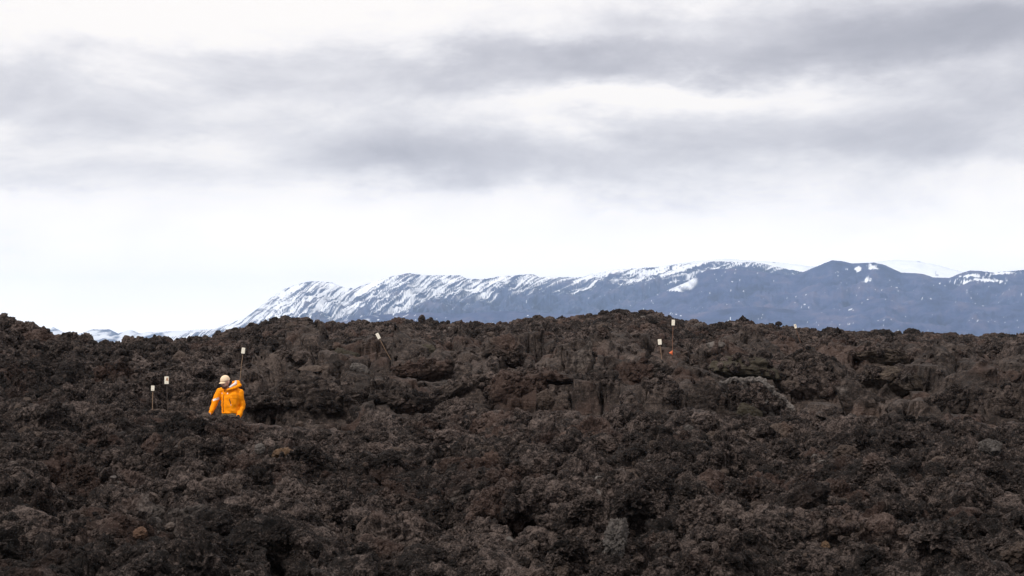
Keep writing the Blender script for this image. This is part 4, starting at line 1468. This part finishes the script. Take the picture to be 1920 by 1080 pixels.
bm = bmesh.new()                      # jacket with sleeves
for k in range(26):
    z_ = 1.46 - 0.44 * k / 25
    a_ = float(np.interp(-z_, [-1.47, -1.42, -1.34, -1.22, -1.10, -1.02], [0.145, 0.195, 0.212, 0.200, 0.186, 0.190]))
    b_ = float(np.interp(-z_, [-1.47, -1.42, -1.34, -1.22, -1.10, -1.02], [0.105, 0.130, 0.150, 0.152, 0.146, 0.150]))
    ell(bm, tw(0, 0, z_), (a_, b_, 0.045), (0, 0, YAW), 2)
ell(bm, tw(0, 0, 1.015), (0.180, 0.150, 0.035), (0, 0, YAW))
for (s0, e0, w0) in ((sR, eR, wR), (sL, eL, wL)):
    limb(bm, [s0 + Vector((0, 0, 0.03)), s0, e0, w0], [0.075, 0.082, 0.072, 0.052])
# shoulders slope up to the neck
limb(bm, [sR + Vector((0.02, 0, 0.04)), tw(-0.02, 0.02, 1.52)], [0.070, 0.072])
limb(bm, [sL + Vector((-0.02, 0, 0.04)), tw(0.03, 0.03, 1.53)], [0.070, 0.078])


def jw(c):
    # folds around elbows and waist, fine quilting creases
    return 0.019 * fbm(c[:, 0] * 7 + c[:, 2] * 3, c[:, 1] * 7, c[:, 2] * 9, 3, 411)


jacket = fuse(bm, 'jacket', M_JACK, man, 0.012, 3, wrinkle=jw)

# hood lying behind the neck, open towards the face, with pale lining
bm = bmesh.new()
hc = c2l(440, 719, 0.05)
for k in range(15):
    t_ = -0.35 + k / 14 * 3.7
    p_ = hc + Vector((0.085 * math.cos(t_) - 0.01, 0.09 * math.sin(t_) + 0.0, 0.012 * math.cos(t_) + 0.012 * math.sin(t_)))
    ell(bm, p_, (0.036, 0.036, 0.048), sub=2)
limb(bm, [c2l(450, 722, 0.02), c2l(441, 727, -0.10), c2l(429, 731, -0.16)], [0.036, 0.034, 0.028])
hood = fuse(bm, 'hood', M_JACK, man, 0.011, 3, wrinkle=lambda c: 0.006 * fbm(c[:, 0] * 12, c[:, 1] * 12, c[:, 2] * 12, 3, 421))
bm = bmesh.new()
limb(bm, [c2l(443, 718, 0.02), c2l(438, 722, -0.075), c2l(433, 725.5, -0.125)], [0.030, 0.030, 0.022])
limb(bm, [c2l(443, 718, 0.02), c2l(442, 715, 0.0)], [0.030, 0.022])
fuse(bm, 'lining', M_LINER, hood, 0.009, 2)
bm = bmesh.new()
limb(bm, [c2l(434, 716, -0.03), c2l(431, 722, -0.09)], [0.026, 0.026])
fuse(bm, 'collar', M_BLACK, man, 0.009, 2)

# surface finder: pushes a point of the jacket front along the view direction
from mathutils.bvhtree import BVHTree
_bv = BVHTree.FromPolygons([v_.co[:] for v_ in jacket.data.vertices], [tuple(p_.vertices) for p_ in jacket.data.polygons])


def on_jacket(px, py, lift=0.003):
    o_ = c2l(px, py, -1.5)
    hit_, nrm_, _, _ = _bv.ray_cast(o_, Vector((0, 1, 0)))
    if hit_ is None:
        return c2l(px, py, -0.15), Vector((0, -1, 0))
    return hit_ + nrm_ * lift, nrm_


def strip(name, pts, wpx, mat, parent, lift=0.003):
    """a thin cloth strip laid on the jacket along photograph pixels"""
    V_, Fs = [], []
    n_ = len(pts)
    for i, (x_, y_) in enumerate(pts):
        wd = wpx[i] if isinstance(wpx, (list, tuple)) else wpx
        j0, j1 = max(0, i - 1), min(n_ - 1, i + 1)
        tx, ty = pts[j1][0] - pts[j0][0], pts[j1][1] - pts[j0][1]
        l_ = math.hypot(tx, ty) or 1
        nx, ny = -ty / l_ * wd / 2, tx / l_ * wd / 2
        for sgn in (-1, 1):
            q_, nn = on_jacket(x_ + nx * sgn, y_ + ny * sgn, lift)
            V_.append(q_)
            V_.append(q_ - nn * (lift + 0.004))
    bm = bmesh.new()
    vs = [bm.verts.new(q_) for q_ in V_]
    for i in range(n_ - 1):
        a_, b_ = 4 * i, 4 * i + 4
        for (p_, q_) in ((0, 2), (2, 3), (3, 1), (1, 0)):
            bm.faces.new((vs[a_ + p_], vs[a_ + q_], vs[b_ + q_], vs[b_ + p_]))
    bm.faces.new([vs[k] for k in (0, 1, 3, 2)])
    bm.faces.new([vs[4 * n_ - 4 + k] for k in (0, 2, 3, 1)])
    bmesh.ops.recalc_face_normals(bm, faces=bm.faces)
    return done(bm, name, mat, parent)


zp = [(423.0, 729), (422.2, 734), (421.2, 740), (420.4, 746), (420.0, 752), (419.8, 758), (420.2, 764), (420.8, 770), (421.4, 775)]
strip('zip', zp, 1.1, M_ZIP, jacket, 0.004)
pk = strip('pocket', [(432.3, 747), (433.0, 750.5), (434.2, 754), (435.0, 757.5)], [0.9, 1.7, 1.6, 0.8], M_BLACK, jacket, 0.004)
strip('sleeve_band', [(400.0, 750.6), (403, 749.0), (406, 748.0), (409, 747.0), (411.5, 746.4)], 3.6, M_WHITE, jacket, 0.005)
strip('chest_badge', [(427.6, 737.4), (429.4, 737.4)], 2.6, M_WHITE, jacket, 0.004)
strip('chest_badge', [(416.2, 737.2), (417.8, 737.2)], 1.6, M_WHITE, jacket, 0.004)
strip('pull_tab', [(434.7, 758.6), (435.9, 758.8)], 1.3, M_WHITE, jacket, 0.004)
for sgn, w0, e0 in ((-1, wR, eR), (1, wL, eL)):
    bm = bmesh.new()
    dr = (w0 - e0).normalized()
    limb(bm, [w0 - dr * 0.012 + dr * 0.02, w0 + dr * 0.035], [0.050, 0.044])
    fuse(bm, 'cuff', M_JACK, jacket, 0.010, 2)

# beard, eyes, cap
bm = bmesh.new()
for k in range(11):
    t_ = -1.35 + 2.7 * k / 10
    ell(bm, hd(0.066 * math.sin(t_), -0.012 - 0.070 * math.cos(t_), -0.076 - 0.020 * math.cos(t_)), (0.017, 0.019, 0.024), HE, 2)
ell(bm, hd(0, -0.092, -0.088), (0.030, 0.022, 0.026), HE, 2)
ell(bm, hd(0, -0.100, -0.043), (0.028, 0.010, 0.007), HE, 2)
fuse(bm, 'beard', M_BEARD, body, 0.006, 1)
for s_ in (-1, 1):
    bm = bmesh.new()
    ell(bm, hd(0.030 * s_, -0.086, 0.012), (0.012, 0.009, 0.007), HE, 2)
    done(bm, 'eye', M_EYE, body, True)
cap_root = empty('cap', (0, 0, 0))
cap_root.parent = man
bm = bmesh.new()                       # crown of the cap: an open dome with thickness
n_a, n_b = 40, 14
rings = []
for j in range(n_b + 1):
    ph = (j / n_b) * math.pi * 0.5
    zz = 0.118 * math.cos(ph)
    row = []
    for i in range(n_a):
        a_ = 2 * math.pi * i / n_a
        seam = 1 - 0.012 * max(0, 1 - abs(((a_ / (2 * math.pi) * 6) % 1) - 0.0) * 14)
        rx = 0.092 * math.sin(ph) ** 0.85 * seam
        ry = 0.112 * math.sin(ph) ** 0.85 * seam
        row.append(bm.verts.new(hd(rx * math.cos(a_), ry * math.sin(a_) + 0.004, 0.036 + zz * 0.93)))
    rings.append(row)
for j in range(1, n_b):
    for i in range(n_a):
        bm.faces.new((rings[j][i], rings[j][(i + 1) % n_a], rings[j + 1][(i + 1) % n_a], rings[j + 1][i]))
bmesh.ops.remove_doubles(bm, verts=rings[0], dist=0.01)
cv_ = bm.verts.new(hd(0, 0.004, 0.036 + 0.118 * 0.93))
for i in range(n_a):
    bm.faces.new((cv_, rings[1][(i + 1) % n_a], rings[1][i]))
for r_ in list(bm.verts):
    if not r_.link_faces:
        bm.verts.remove(r_)
bmesh.ops.recalc_face_normals(bm, faces=bm.faces)
ret = bmesh.ops.solidify(bm, geom=bm.faces[:], thickness=0.004)
done(bm, 'crown', M_CAP, cap_root, True)
bm = bmesh.new()                       # brim: curved, tapering plate
rows = []
for j in range(7):
    t_ = j / 6
    row = []
    for i in range(17):
        u_ = -1 + 2 * i / 16
        wdt = 0.083 * (1 - 0.05 * t_)
        yy = -0.085 + 0.05 * (1 - math.sqrt(max(0, 1 - u_ * u_ * 0.85))) - 0.078 * t_ * math.sqrt(max(0.02, 1 - u_ * u_))
        row.append(bm.verts.new(hd(wdt * u_, yy, 0.040 - 0.020 * u_ * u_ - 0.022 * t_)))
    rows.append(row)
for j in range(6):
    for i in range(16):
        bm.faces.new((rows[j][i], rows[j][i + 1], rows[j + 1][i + 1], rows[j + 1][i]))
bmesh.ops.recalc_face_normals(bm, faces=bm.faces)
bmesh.ops.solidify(bm, geom=bm.faces[:], thickness=0.004)
done(bm, 'brim', M_CAP, cap_root, True)
bm = bmesh.new()
ell(bm, hd(0, 0.004, 0.148), (0.007, 0.007, 0.004), HE, 2)
done(bm, 'button', M_CAP, cap_root, True)
